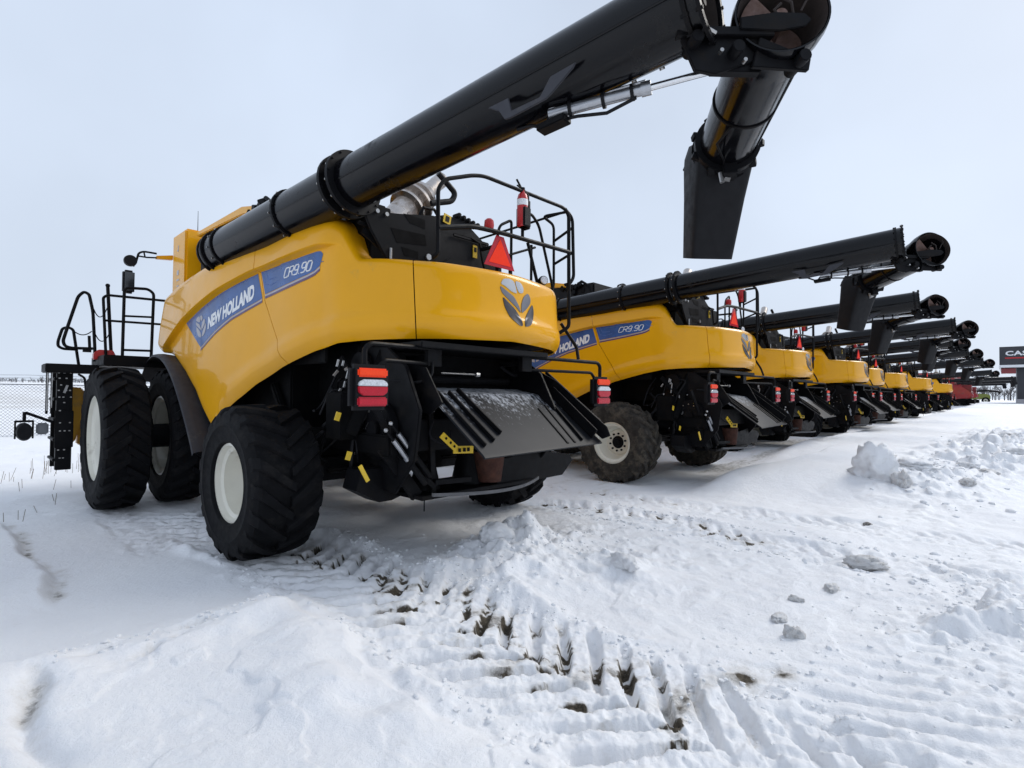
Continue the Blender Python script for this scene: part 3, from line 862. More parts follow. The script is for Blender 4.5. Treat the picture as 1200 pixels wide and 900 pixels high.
    for i in range(len(secs) - 1):
        for k in range(n):
            l = (k + 1) % n; fcs.append((i * n + k, i * n + l, (i + 1) * n + l, (i + 1) * n + k))
    fcs.append(tuple(range(n)))
    # inner wall so that the mouth is open
    m0 = len(vs)
    for (t, a, b) in ((0.76, 0.163, 0.136), (0.2, 0.19, 0.16)):
        for k in range(n):
            an = 2 * math.pi * k / n; ca, sa = math.cos(an), math.sin(an); e = 0.30
            vs.append(S0 + ax * t + sx * (a * math.copysign(abs(ca) ** e, ca)) + sy * (b * math.copysign(abs(sa) ** e, sa)))
    b0 = (len(secs) - 1) * n
    for k in range(n):
        l = (k + 1) % n
        fcs.append((b0 + k, b0 + l, m0 + l, m0 + k)); fcs.append((m0 + k, m0 + l, m0 + n + l, m0 + n + k))
    fcs.append(tuple(range(m0 + n, m0 + 2 * n)))
    mb.add(vs, fcs)
    sp = mb.build('spout', M['plastic'], tube, 0, 28)
    mb = MB()
    c = J - f * 0.20
    mb.pipe(c - f * 0.02, c + f * 0.04, 0.245, 0.20, 36); mb.pipe(c + f * 0.10, c + f * 0.13, 0.25, 0.20, 36)
    for k in range(9):
        a = 2 * math.pi * k / 9; o = fs * math.cos(a) + fu * math.sin(a)
        mb.box(c + o * 0.245 + f * 0.03, (0.05, 0.06, 0.05), (a, 0, a * 2))
    mb.box(c - fu * 0.24, (0.12, 0.10, 0.10), (0, 0.2, 0.6))
    q = S0 + ax * 0.02
    for k in range(10):
        mb.box(q - sy * 0.215 * (1 if k % 2 else 0.9) + sx * (-0.19 + 0.040 * k) + V((0, 0, random.uniform(-.02, .04))), (0.03, 0.03, 0.06), (0.3, 0.2, k))
    mb.build('spout_collar', M['black'], tube, 0.004)
    mb = MB()
    mb.box(c - fu * 0.27 + f * .02, (0.045, 0.045, 0.06), (0.3, 0.3, 0.6)); mb.cyl(c - fu * 0.25 - fs * .06, c - fu * 0.33 - fs * .05, 0.018, None, 8)
    mb.cyl(S0 + ax * 0.17 - sy * 0.215, S0 + ax * 0.17 - sy * 0.19, 0.012, None, 8)
    mb.build_each('spout_fitting', M['steel'], tube)
    return tube

M['silver'] = mat('zinc_plated_cylinder', (0.40, 0.41, 0.43), 0.32, 0.85, 0, 0.1, 8)

def make_upper(P):
    """tank, cab, engine deck, rails"""
    mb = MB()
    mb.span((-1.18, 1.05, 2.75), (1.18, 3.9, 3.95))
    mb.span((-1.25, 0.0, 2.7), (1.25, 1.1, 3.2))
    tank = mb.build('grain_tank', M['plastic'], P, 0.03)
    mb = MB()
    mb.prism([(4.05, 4.06), (2.18, 3.975), (1.60, 3.90), (1.60, 3.97), (2.18, 4.09), (4.05, 4.13)], (-1.20, 0, 0), (0, 1, 0), (0, 0, 1), (0.32, 0, 0))
    mb.prism([(4.05, 4.06), (2.18, 3.975), (1.60, 3.90), (1.60, 3.97), (2.18, 4.09), (4.05, 4.13)], (0.88, 0, 0), (0, 1, 0), (0, 0, 1), (0.32, 0, 0))
    mb.build_each('tank_cover', M['yellow'], tank, 0.012)
    mb = MB()
    for k in range(9):
        mb.box((-1.18 + random.uniform(-.05, .05), 1.35 + k * 0.06 + random.uniform(-.05, .05), 3.86 + random.uniform(-.08, .1)), (0.1, 0.1, 0.09), (k, k * .5, k))
    mb.tube([(-1.15, 1.5, 3.95), (-1.2, 1.35, 4.0), (-1.18, 1.2, 3.9), (-1.15, 1.1, 3.7)], 0.03, 8)
    mb.build('cover_hinge', M['black'], tank, 0.008)
    # cab
    mb = MB()
    mb.span((-0.85, 4.1, 2.2), (0.85, 5.55, 3.95))
    cab = mb.build('cab', M['glass'], P, 0.06)
    mb = MB(); mb.span((-1.0, 4.0, 3.97), (1.0, 5.9, 4.18)); mb.build('cab_roof', M['yellow'], cab, 0.06)
    mb = MB()
    mb.span((-1.30, 4.25, 2.5), (-0.88, 4.95, 4.22))
    tower = mb.build('air_intake_tower', M['yellow'], P, 0.035)
    mb = MB()
    for (y, z, w, h) in ((4.62, 3.95, 0.03, 0.10), (4.65, 3.92, 0.07, 0.02), (4.62, 3.55, 0.10, 0.08), (4.62, 3.43, 0.14, 0.03), (4.62, 3.33, 0.12, 0.02)):
        mb.box((-1.303, y, z), (0.004, w, h))
    mb.build('warning_sticker', M['silverfilm'], tower)
    mb = MB(); mb.cyl((-1.1, 4.35, 4.2), (-1.1, 4.35, 4.56), 0.006, 0.003, 6); mb.build('antenna', M['black'], P)
    # mirrors
    mb = MB()
    mb.prism([(0, -0.03), (0, 0.05), (0.24, 0.02), (0.24, -0.03)], (-1.28, 5.0, 3.86), (-1, 0, -0.1), (0, 0, 1), (0, 0.08, 0))
    mb.build('mirror_arm', M['yellow'], P, 0.006)
    mb = MB()
    mb.tube([(-1.52, 5.0, 3.89), (-1.70, 5.0, 3.89), (-1.77, 5.0, 3.85), (-1.80, 5.0, 3.70), (-1.84, 5.0, 3.62)], 0.016, 8, fillet=0.04)
    mb.tube([(-1.52, 5.0, 3.82), (-1.66, 5.0, 3.80), (-1.78, 5.0, 3.80)], 0.013, 8)
    mb.tube([(-1.70, 5.0, 3.89), (-1.68, 5.0, 3.80)], 0.012, 6)
    mf = mb.build('mirror', M['black'], P)
    mb = MB(); mb.lathe((-1.88, 5.10, 3.70), (0, -1, 0), [(0, 0.05), (0.04, 0.08), (0.10, 0.092), (0.15, 0.088)], 20)
    mb.build('mirror_housing', M['plastic'], mf)
    mb = MB(); mb.box((-1.895, 5.02, 3.36), (0.155, 0.13, 0.37)); mb.build('mirror_housing', M['plastic'], mf, 0.03)
    mb = MB(); mb.box((-1.895, 4.953, 3.36), (0.12, 0.004, 0.30)); mb.build('mirror_glass', M['glass'], mf)
    # left access platform and ladder
    mb = MB()
    mb.span((-2.30, 4.3, 1.965), (-1.25, 5.3, 2.13))
    mb.span((-2.90, 4.75, 1.86), (-2.28, 5.25, 1.99))
    pf = mb.build('access_platform', M['black'], P, 0.012)
    mb = MB()
    mb.tube([(-2.303, 5, 2.05), (-2.303, 5.0, 2.232), (-2.339, 5.0, 2.825), (-2.391, 5.0, 3.086), (-2.453, 5.0, 3.117), (-2.521, 5.0, 3.038), (-2.632, 5.0, 2.577), (-2.686, 5.0, 2.341), (-2.663, 5.0, 2.266), (-2.588, 5.0, 2.242), (-2.33, 5.0, 2.25)], 0.022, 8, fillet=0.08)
    mb.tube([(-2.48, 5.05, 1.95), (-2.493, 5.05, 2.024), (-2.563, 5.05, 2.526), (-2.624, 5.05, 2.559), (-2.69, 5.05, 2.533), (-2.737, 5.05, 2.337), (-2.736, 5.05, 2.26), (-2.677, 5.05, 2.226), (-2.51, 5.05, 2.225)], 0.020, 8, fillet=0.06)
    mb.tube([(-2.179, 4.9, 3.235), (-2.111, 4.9, 2.1)], 0.024, 8); mb.ball((-2.179, 4.9, 3.24), 0.032, 6)
    mb.tube([(-2.195, 4.8, 2.1), (-2.247, 4.8, 3.033), (-2.193, 4.8, 3.076), (-1.30, 4.8, 3.093)], 0.020, 8, fillet=0.06)
    mb.tube([(-2.209, 4.8, 2.682), (-1.30, 4.8, 2.70)], 0.018, 8)
    mb.tube([(-2.026, 4.6, 2.1), (-2.02, 4.6, 3.16), (-1.98, 4.6, 3.195), (-1.714, 4.6, 3.216), (-1.635, 4.6, 3.156), (-1.652, 4.6, 2.1)], 0.022, 8, fillet=0.09)
    mb.tube([(-2.012, 4.6, 2.755), (-1.654, 4.6, 2.776)], 0.016, 8)
    mb.tube([(-2.026, 4.6, 2.23), (-1.652, 4.6, 2.24)], 0.018, 8)
    mb.tube([(-2.378, 5, 2.445), (-2.366, 5, 2.22)], 0.020, 8); mb.box((-2.40, 5, 2.22), (0.10, 0.06, 0.06))
    mb.build('handrail', M['black'], pf)
    mb = MB()
    for a, b, sag in (((-2.332, 5.0, 2.866), (-2.158, 4.9, 2.968), 0.17), ((-2.548, 5.0, 2.488), (-2.348, 5.0, 2.517), 0.05), ((-2.3, 5.0, 2.471), (-2.148, 4.9, 2.485), 0.11)):
        mb.tube([lerp(a, b, t) - V((0, 0, sag * 4 * t * (1 - t))) for t in np.linspace(0, 1, 9)], 0.008, 5)
    mb.build('safety_chain', M['black'], pf)
    mb = MB()
    mb.span((-2.75, 4.92, 0.42), (-2.565, 5.02, 1.95)); mb.span((-2.765, 4.90, 0.75), (-2.55, 4.93, 1.3))
    mb.span((-2.87, 4.95, 1.25), (-2.84, 4.99, 1.92)); mb.span((-2.815, 4.95, 1.25), (-2.79, 4.99, 1.92))
    for z in (0.55, 0.85, 1.15, 1.45, 1.75): mb.span((-2.78, 4.95, z), (-2.74, 5.55, z + 0.04))
    mb.span((-2.75, 5.5, 0.42), (-2.60, 5.56, 1.95))
    mb.tube([(-2.5, 5, 1.85), (-2.42, 5, 1.8), (-2.40, 5, 1.6), (-2.40, 5, 1.3)], 0.018, 8, fillet=0.05)
    ld = mb.build('ladder', M['black'], pf, 0.008)
    mb = MB()
    for z in (0.6, 0.72, 1.0, 1.12, 1.3, 1.42, 1.5, 1.6, 1.68, 1.78, 1.86):
        for x in (-2.72, -2.66, -2.60):
            if random.random() < 0.6: mb.box((x + random.uniform(-.02, .02), 4.897, z), (0.022, 0.01, 0.016))
    mb.box((-2.855, 4.945, 1.6), (0.014, 0.006, 0.6)); mb.box((-2.803, 4.945, 1.62), (0.012, 0.006, 0.55)); mb.box((-2.65, 4.896, 1.62), (0.03, 0.01, 0.12), (0, 0.3, 0))
    mb.build('ladder_bolts', M['steel'], pf)
    mb = MB(); mb.box((-2.21, 4.86, 2.125), (0.27, 0.12, 0.10)); mb.prism([(0, 0), (0.06, 0.06), (0.24, 0.06), (0.27, 0)], (-2.345, 4.82, 2.17), (1, 0, 0), (0, 0, 1), (0, 0.08, 0))
    mb.build('marker_light', M['red'], pf, 0.008)
    # side marker lamp on a swing arm in front of the ladder
    mb = MB()
    mb.tube([(-2.78, 5, 1.13), (-3.07, 5, 1.27), (-3.09, 5, 1.28), (-3.09, 5, 1.16)], 0.022, 8)
    mb.box((-3.09, 5, 1.15), (0.20, 0.05, 0.03)); mb.box((-3.185, 5, 1.03), (0.02, 0.05, 0.26)); mb.box((-2.995, 5, 1.03), (0.02, 0.05, 0.26))
    la = mb.build('swing_arm', M['black'], P, 0.004)
    mb = MB(); mb.lathe((-3.09, 5.10, 1.0), (0, -1, 0), [(0, 0.06), (0.03, 0.10), (0.16, 0.10), (0.2, 0.085)], 24)
    lampb = mb.build('road_lamp', M['plastic'], P); lampb.scale = (0.92, 1, 1.28); lampb.location = (-3.09 * 0.08, 0, -0.28)
    mb = MB(); mb.box((-2.88, 5.15, 1.03), (0.14, 0.08, 0.17)); mb.build('reflector_box', M['galv'], P, 0.02)
    mb = MB()
    mb.prism([(-2.60, 0.72), (-2.49, 0.80), (-2.40, 1.1), (-2.40, 1.64), (-2.56, 1.66)], (0, 5.25, 0), (1, 0, 0), (0, 0, 1), (0, 0.12, 0))
    mb.span((-2.45, 5.3, 0.75), (2.45, 5.5, 1.6)); mb.span((-0.75, 4.3, 0.9), (0.75, 5.3, 1.7))
    mb.build('feeder_house', M['yellow_dull'], P, 0.02)
    # ---- engine deck behind the tube
    deck.update(k=1.06, dx=0.23, dy=0.27, dz=-0.096)
    mb = MB()
    mb.prism([(-1.31, 3.25), (-0.93, 3.31), (-0.50, 3.40), (-0.46, 3.03), (-0.50, 2.80), (-1.02, 2.80), (-1.22, 3.08)], (0, -1.12, 0), (1, 0, 0), (0, 0, 1), (0, 0.03, 0))
    mb.span((-1.17, -1.05, 3.12), (-0.97, -0.55, 3.36)); mb.span((-1.1, -0.9, 2.75), (-0.5, -0.2, 3.1))
    mb.bar((-1.25, -1.02, 3.1), (-0.72, -1.02, 2.8), 0.04, 0.07)
    mb.bar((-1.08, -0.75, 2.8), (-1.10, -0.75, 3.38), 0.10, 0.10)
    mb.span((-1.30, -0.98, 3.34), (-0.98, -0.52, 3.40))
    cr = mb.build('auger_cradle', M['black'], P, 0.008)
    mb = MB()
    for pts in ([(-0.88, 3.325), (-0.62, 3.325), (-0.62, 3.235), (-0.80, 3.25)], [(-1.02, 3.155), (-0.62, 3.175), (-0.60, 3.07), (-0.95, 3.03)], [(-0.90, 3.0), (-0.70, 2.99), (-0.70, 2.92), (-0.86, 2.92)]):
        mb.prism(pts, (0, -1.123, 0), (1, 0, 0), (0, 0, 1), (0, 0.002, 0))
    mb.build('dark_slot_patch', M['pit'], cr)  # thin dark plates on the panel, painted shade in place of open slots
    mb = MB()
    for x, z in ((-1.23, 3.27), (-1.17, 3.27), (-1.07, 3.265), (-0.58, 2.96)):
        mb.cyl((x, -1.12, z), (x, -1.14, z), 0.020 if x < -.6 else 0.032, None, 10)
    mb.cyl((-1.02, -1.13, 2.85), (-1.02, -1.13, 2.96), 0.012, None, 8)
    mb.build('bolt_heads', M['steel'], cr)
    mb = MB()
    mb.span((-0.44, -0.98, 2.75), (0.62, 0.4, 3.30))
    mb.prism([(-0.44, 3.28), (-0.42, 3.46), (-0.18, 3.54), (0.12, 3.55), (0.20, 3.48), (0.34, 3.40), (0.50, 3.3)], (0, -0.90, 0), (1, 0, 0), (0, 0, 1), (0, 1.2, 0))
    mb.lathe((-0.10, -1.02, 2.80), (0, 1, 0), [(0, 0.26), (0.3, 0.26)], 28)
    mb.span((-0.16, -1.01, 3.29), (0.38, -0.99, 3.33))
    mb.span((0.62, -0.8, 2.7), (1.25, 0.6, 2.88))
    for k in range(5): mb.box((0.0 + 0.07 * k, -0.88, 3.575 - 0.012 * k), (0.045, 0.12, 0.05))
    en = mb.build('engine_cover', M['plastic'], P, 0.02)
    mb = MB(); mb.box((-0.17, -0.915, 3.49), (0.10, 0.01, 0.10), (0, 0.18, 0)); mb.box((0.17, -0.995, 3.19), (0.06, 0.01, 0.14)); mb.build('warning_sticker', M['warn'], en)
    mb = MB(); mb.box((-0.17, -0.922, 3.49), (0.05, 0.004, 0.06), (0, 0.18, 0)); mb.box((0.17, -1.002, 3.21), (0.035, 0.004, 0.05)); mb.build('sticker_symbol', M['plastic'], en)
    mb = MB()
    mb.tube([(-1.3, -0.5, 2.9), (-1.0, -0.7, 3.0), (-0.7, -0.75, 2.95), (-0.45, -0.8, 2.9)], 0.03, 8)
    mb.tube([(-1.28, -0.98, 3.18), (-1.05, -1.0, 3.12), (-1.0, -1.02, 2.95), (-0.9, -1.03, 2.82)], 0.022, 8)
    mb.tube([(0.1, -1.0, 3.33), (0.2, -1.04, 3.28), (0.24, -1.04, 3.1), (0.3, -1.02, 3.0)], 0.014, 8)
    mb.tube([(-0.6, -0.95, 3.35), (-0.55, -1.0, 3.5), (-0.40, -0.98, 3.52), (-0.3, -0.95, 3.45)], 0.016, 8)
    mb.build_each('hydraulic_hose', M['black'], P)
    # exhaust
    mb = MB()
    b = V((-0.50, -0.72, 3.60)); ax = (V((0.16, -0.62, 4.22)) - b).normalized()
    mb.lathe(b, ax, [(-0.45, 0.13), (-0.10, 0.15), (-0.09, 0.205), (-0.06, 0.205), (-0.05, 0.17), (0.02, 0.165), (0.03, 0.225), (0.06, 0.225), (0.075, 0.18), (0.13, 0.16), (0.14, 0.14), (0.17, 0.14), (0.18, 0.17), (0.22, 0.17), (0.235, 0.12), (0.27, 0.085), (0.29, 0.082), (0.30, 0.10), (0.325, 0.10), (0.335, 0.08), (0.64, 0.085), (0.64, 0.075), (0.5, 0.07), (0.5, 0.001)], 36)
    mb.build('exhaust_pipe', M['exhaust'], P, 0, 25)
    mb = MB()
    mb.tube([(-0.30, -0.92, 3.95), (-0.06, -0.92, 3.80), (-0.11, -0.92, 3.70), (-0.40, -0.92, 3.60)], 0.032, 10, fillet=0.07)
    mb.build('air_pipe', M['plastic'], P)
    # rails round the engine deck
    deck.clear()
    mb = MB(); r = 0.021
    mb.tube([(-0.607, -1.22, 2.93), (-0.607, -1.3, 2.96), (-0.616, -1.3, 3.597), (-0.525, -1.3, 3.71), (-0.163, -1.3, 3.859), (0.0, -1.3, 3.90), (1.36, -1.3, 3.925), (1.542, -1.3, 3.846), (1.576, -1.3, 3.092), (1.50, -1.3, 3.0), (1.45, -1.25, 2.98)], r, 8, fillet=0.08)
    mb.tube([(1.387, -1.3, 3.917), (1.464, -1.3, 3.858), (1.482, -1.3, 2.45), (1.36, -1.2, 2.35)], r * 1.1, 8, fillet=0.05)
    mb.tube([(-0.61, -1.3, 3.209), (-0.156, -1.3, 3.33), (0.3, -1.3, 3.36), (1.495, -1.3, 3.393)], r * 1.25, 8, fillet=0.1)
    mb.tube([(0.507, -1.0, 2.85), (0.507, -1.0, 3.479), (0.547, -1.0, 3.576), (0.736, -1.0, 3.682), (0.736, -1.0, 2.8)], r * .8, 8, fillet=0.05)
    mb.tube([(0.98, -1.0, 3.82), (1.095, -1.0, 3.848), (1.239, -1.0, 3.743), (1.521, -1.0, 3.0), (1.521, -1.0, 2.8)], r * .85, 8, fillet=0.08)
    mb.tube([(1.50, -1.25, 3.92), (1.311, -1.0, 3.872), (1.539, -1.0, 3.815), (1.547, -1.0, 3.0), (1.45, -0.95, 2.8)], r * .85, 8, fillet=0.07)
    for a, b in (((1.54, -1.0, 3.60), (1.56, -1.28, 3.72)), ((1.545, -1.0, 3.30), (1.56, -1.28, 3.40))): mb.tube([a, b], r * .85, 8)
    mb.tube([(1.03, -1.0, 3.476), (1.22, -1.0, 3.0), (1.2, -1.0, 2.8)], r, 8)
    mb.tube([(0.66, -1.25, 3.94), (0.66, -1.25, 3.40)], r * .9, 8)
    mb.tube([(0.699, -1.0, 3.255), (1.171, -1.0, 3.444)], r * .7, 8)
    mb.tube([(1.10, -1.0, 3.46), (1.10, -1.0, 2.8)], r * .8, 8)
    mb.tube([(1.521, -1.0, 2.85), (1.52, 0.6, 2.95), (1.52, 0.6, 3.9), (1.50, -1.25, 3.93)], r * .8, 8, fillet=0.1)
    mb.tube([(1.45, -1.2, 2.5), (1.58, -1.35, 2.2), (1.52, -1.42, 2.05)], r, 8, fillet=0.05)
    rail = mb.build('deck_rail', M['black'], P)
    mb = MB(); mb.lathe((1.27, -1.02, 3.03), (-.4, -1, 0), [(0, 0.05), (0.05, 0.06), (0.08, 0.055)], 16); mb.build('work_lamp', M['plastic'], P)
    mb = MB(); c = V((1.27, -1.02, 3.03)) + V((-.4, -1, 0)).normalized() * 0.081; mb.lathe(c, (-.4, -1, 0), [(0, 0.05), (0.006, 0.045), (0.01, 0.001)], 16); mb.build('lamp_lens', M['clear_lens'], P)
    # slow vehicle triangle
    mb = MB()
    o = V((0.275, -1.27, 3.135)); mb.prism([(-0.235, -0.152), (0.235, -0.152), (0.058, 0.194), (-0.058, 0.194)], o, (1, 0, 0), (0, 0, 1), (0, 0.006, 0))
    tr = mb.build('warning_triangle', M['red_lens'], P)
    mb = MB(); mb.prism([(-0.172, -0.115), (0.172, -0.115), (0.0, 0.162)], o + V((0, -0.004, 0)), (1, 0, 0), (0, 0, 1), (0, 0.003, 0)); mb.build('triangle_face', M['triangle'], tr)
    mb = MB(); mb.bar(o + V((0.0, 0.03, -0.3)), o + V((0, 0.03, 0.12)), 0.05, 0.03); mb.bar(o + V((.20, 0.03, -0.2)), o + V((.19, 0.03, -0.02)), 0.03, 0.03); mb.bar(o + V((0, 0.03, 0.1)), o + V((0, 0.3, 0.1)), 0.04, 0.03); mb.build('triangle_bracket', M['black'], tr)
    mb = MB(); mb.lathe((0.172, -1.2, 3.40), (0, 0, 1), [(0, 0.05), (0.04, 0.055), (0.09, 0.05), (0.11, 0.03), (0.115, 0.001)], 18); mb.build('beacon', M['red'], P)
    return tank

def make_rear(P):
    # ---- chopper housing and side deflectors
    mb = MB()
    mb.span((-0.93, -1.25, 1.05), (0.93, -0.4, 1.35)); mb.span((-0.90, -0.6, 1.3), (0.90, -0.4, 2.15))
    for sx in (-1, 1):
        mb.prism([(-0.45, 1.0), (-0.75, 0.70), (-1.15, 0.66), (-1.45, 1.0), (-1.52, 1.45), (-1.30, 1.85), (-1.0, 2.04), (-0.45, 2.08)], (sx * 0.93, 0, 0), (0, 1, 0), (0, 0, 1), (sx * 0.04, 0, 0))
        mb.cyl((sx * 0.98, -0.95, 1.25), (sx * 1.06, -0.95, 1.25), 0.28, None, 32); mb.cyl((sx * 1.06, -0.95, 1.25), (sx * 1.10, -0.95, 1.25), 0.09, None, 20)
        mb.cyl((sx * 0.98, -0.62, 1.85), (sx * 1.05, -0.62, 1.85), 0.16, None, 24)
    mb.cyl((-0.85, -0.85, 1.75), (0.85, -0.85, 1.75), 0.045, None, 10)
    mb.span((-0.9, -1.45, 2.02), (0.9, -0.4, 2.08))
    ch = mb.build('straw_chopper', M['black'], P, 0.008)
    mb = MB()
    mb.cyl((-0.55, -1.30, 1.80), (-0.1, -1.30, 1.80), 0.008, None, 6); mb.cyl((-0.1, -1.30, 1.80), (-0.05, -1.30, 1.80), 0.025, None, 8)
    for sx in (-1, 1):
        for k in range(12): 
            a = k / 12 * 6.28; mb.cyl((sx * 1.06, -0.95 + .2 * math.cos(a), 1.25 + .2 * math.sin(a)), (sx * 1.067, -0.95 + .2 * math.cos(a), 1.25 + .2 * math.sin(a)), 0.012, None, 6)
    mb.build('bolt_heads', M['steel'], ch)
    # spreading chute
    mb = MB(); th = 0.018
    T0, T1 = (-1.50, 1.60), (-2.20, 1.075)
    dn = V((0, T1[0] - T0[0], T1[1] - T0[1])).normalized(); nn = V((1, 0, 0)).cross(dn); nn = -nn if nn.z < 0 else nn
    prof = [(-1.15, 1.66), (-1.50, 1.60), (-2.19, 1.085), (-2.215, 1.06)]
    vs = []; fs = []
    for y, z in prof:
        for i in range(13):
            x = -0.885 + 1.77 * i / 12
            vs.append((x * (1.0 if y < -2 else 0.985), y, z))
    for j in range(3):
        for i in range(12): fs.append((j * 13 + i, j * 13 + i + 1, j * 13 + i + 14, j * 13 + i + 13))
    me = bpy.data.meshes.new('straw_chute'); me.from_pydata(vs, [], fs); bm = bmesh.new(); bm.from_mesh(me)
    bmesh.ops.recalc_face_normals(bm, faces=bm.faces); bmesh.ops.solidify(bm, geom=bm.faces[:], thickness=th); bm.to_mesh(me); bm.free()
    ct = finish('straw_chute', me, M['chute'], P, 20)
    ct.rotation_euler = (0, 0, R(4.6)); ct.scale = (1.125, 1, 1); ct.location = (0.265 - 0.176, 0.173, 0)
    for k, (x, t0, t1, h, lean) in enumerate(((-0.80, 0.0, 0.88, 0.040, 0), (-0.665, 0.0, 0.82, 0.040, 0.01), (-0.53, -0.05, 0.72, 0.045, .03), (0.40, 0.30, 0.97, 0.012, -.1), (0.56, 0.24, 0.97, 0.012, -.14), (0.72, 0.1, 0.95, 0.03, -.16), (0.85, 0.0, 0.93, 0.12, -.08))):
        mb = MB()
        L = math.hypot(T1[0] - T0[0], T1[1] - T0[1])
        p = V((x, T0[0], T0[1])) + dn * (L * t0) + nn * (h / 2 + 0.001); q = V((x + lean, T0[0], T0[1])) + dn * (L * t1) + nn * (h / 2 + 0.001)
        mb.bar(p, q, 0.022 if h > .02 else 0.03, h, nn)
        mb.build('guide_fin', M['black'], ct, 0.004)
    mb = MB()
    for sx in (-1, 1):
        mb.prism([(-1.25, 1.70), (-1.25, 1.92), (-1.58, 1.76), (-2.26, 1.24), (-2.30, 1.14), (-2.2, 1.10), (-1.5, 1.62)] if sx > 0 else [(-1.15, 1.5), (-1.2, 1.9), (-1.5, 1.84), (-1.72, 1.52), (-1.55, 1.40)], (sx * 0.90, 0, 0), (0, 1, 0), (0, 0, 1), (sx * 0.02, 0, 0))
    mb.bar((0.98, -1.35, 1.88), (0.99, -2.12, 1.29), 0.025, 0.035); mb.bar((1.04, -1.35, 1.68), (1.04, -2.1, 1.12), 0.025, 0.03)
    mb.build_each('chute_side', M['black'], ct, 0.004)
    # spreader tray below
    mb = MB()
    arc = [V((-0.75 + 0.05 * k, -1.45 - 0.28 * math.sin(math.pi * min(1, (k / 30) ** 0.9)), 0.66)) for k in range(31)]
    vs = []; 
    for p in arc: vs += [p + V((0, 0, -0.012)), p + V((0, 0, 0.02)), p + V((0, 0.02, 0.02)), p + V((0, 0.02, -0.012))]
    fs = []
    for k in range(30):
        for j in range(4): fs.append((k * 4 + j, k * 4 + (j + 1) % 4, k * 4 + 4 + (j + 1) % 4, k * 4 + 4 + j))
    mb.add(vs, fs)
    mb.build('spreader_rim', M['dullsteel'], P)
    mb = MB(); mb.span((-0.8, -1.35, 0.60), (0.8, -0.6, 0.64)); mb.cyl((0.1, -1.0, 0.64), (0.1, -1.0, 1.0), 0.2, 0.12, 24); mb.cyl((-0.5, -1.0, 0.64), (-0.5, -1.0, 0.9), 0.16, 0.1, 24)
    mb.prism([(0.2, 0.60), (1.35, 0.62), (1.55, 0.78), (1.5, 0.86), (0.9, 0.95), (0.3, 0.9)], (0, -1.32, 0), (1, 0, 0), (0, 0, 1), (0, 0.03, 0))
    sp = mb.build('spreader_tray', M['black'], P, 0.005)
    mb = MB(); mb.cyl((0.22, -1.18, 0.66), (0.22, -1.18, 0.98), 0.15, 0.18, 20); mb.build('spreader_disc', M['rust'], P)
    # left lower skid plate, tow gear
    mb = MB()
    mb.prism([(-1.25, 0.70), (-1.0, 0.56), (-0.86, 0.56), (-0.65, 0.62), (-0.60, 0.72), (-0.8, 0.9), (-1.2, 0.88)], (0, -0.95, 0), (1, 0, 0), (0, 0, 1), (0, 0.25, 0))
    mb.bar((-1.1, -1.15, 1.1), (-0.75, -1.2, 0.62), 0.05, 0.12)
    mb.bar((-0.66, -1.25, 1.7), (-0.60, -1.25, 0.64), 0.05, 0.06)
    mb.bar((-1.30, -1.1, 1.7), (-0.90, -1.2, 0.95), 0.035, 0.06); mb.bar((-1.0, -1.25, 1.05), (-0.62, -1.3, 0.70), 0.045, 0.05)
    mb.bar((-0.62, -1.30, 0.75), (-0.20, -1.35, 0.74), 0.05, 0.05)
    mb.cyl((-0.66, -1.2, 0.60), (-0.66, -1.2, 0.46), 0.008, None, 6)
    mb.build('lower_bracket', M['black'], P, 0.006)
    # pair of chromed gas struts
    for dx, dz in ((0, 0), (-0.05, -0.06)):
        mb = MB(); a = V((-1.13 + dx, -1.32, 1.33 + dz)); b = V((-0.72 + dx, -1.36, 0.82 + dz))
        mb.cyl(lerp(a, b, 0.18), lerp(a, b, 0.50), 0.024, None, 12); mb.cyl(lerp(a, b, 0.50), lerp(a, b, 0.54), 0.03, None, 12)
        st = mb.build('gas_strut', M['silver'], P)
        mb = MB(); mb.cyl(lerp(a, b, 0.0), lerp(a, b, 0.18), 0.014, None, 8); mb.cyl(lerp(a, b, .54), b, 0.03, None, 10); mb.build_each('strut_body', M['black'], st)
        mb = MB(); mb.ball(a, 0.022, 6); mb.build('strut_ball', M['steel'], st)
    # yellow safety locks
    mb = MB(); mb.bar((-0.70, -1.50, 1.22), (-0.55, -1.54, 1.08), 0.012, 0.06); mb.bar((-0.58, -1.53, 1.075), (-0.36, -1.56, 1.065), 0.012, 0.07)
    lv = mb.build('safety_latch', M['warn'], P)
    mb = MB()
    for x in (-0.53, -0.47, -0.42): mb.box((x, -1.565 + 0.004, 1.07), (0.03, 0.006, 0.035))
    for t in (0.25, 0.55, .8): mb.box(lerp((-0.70, -1.512, 1.22), (-0.55, -1.552, 1.08), t), (0.02, 0.006, 0.02), (0, .8, 0))
    mb.build('latch_symbol', M['black'], lv)
    mb = MB(); mb.bar((-1.42, -1.3, 0.98), (-1.34, -1.3, 0.84), 0.012, 0.035); mb.build('tow_latch', M['warn'], P)
    # ---- tail lights on tubular arms
    for sx in (-1, 1):
        ox, oy = (0.12, -0.19) if sx < 0 else (0.40, -0.22)
        X = lambda x: sx * (abs(x) + ox)
        mb = MB()
        mb.tube([(X(-1.401), -1.33 + oy, 1.80), (X(-1.403), -1.33 + oy, 1.963), (X(-1.348), -1.33 + oy, 2.005), (sx * 0.73, -1.32, 2.026)], 0.022, 8, fillet=0.05)
        mb.tube([(X(-1.29), -1.33 + oy, 1.80), (X(-1.244), -1.33 + oy, 1.845), (X(-1.206), -1.33 + oy, 1.875), (sx * 0.728, -1.32, 1.881)], 0.018, 8, fillet=0.04)
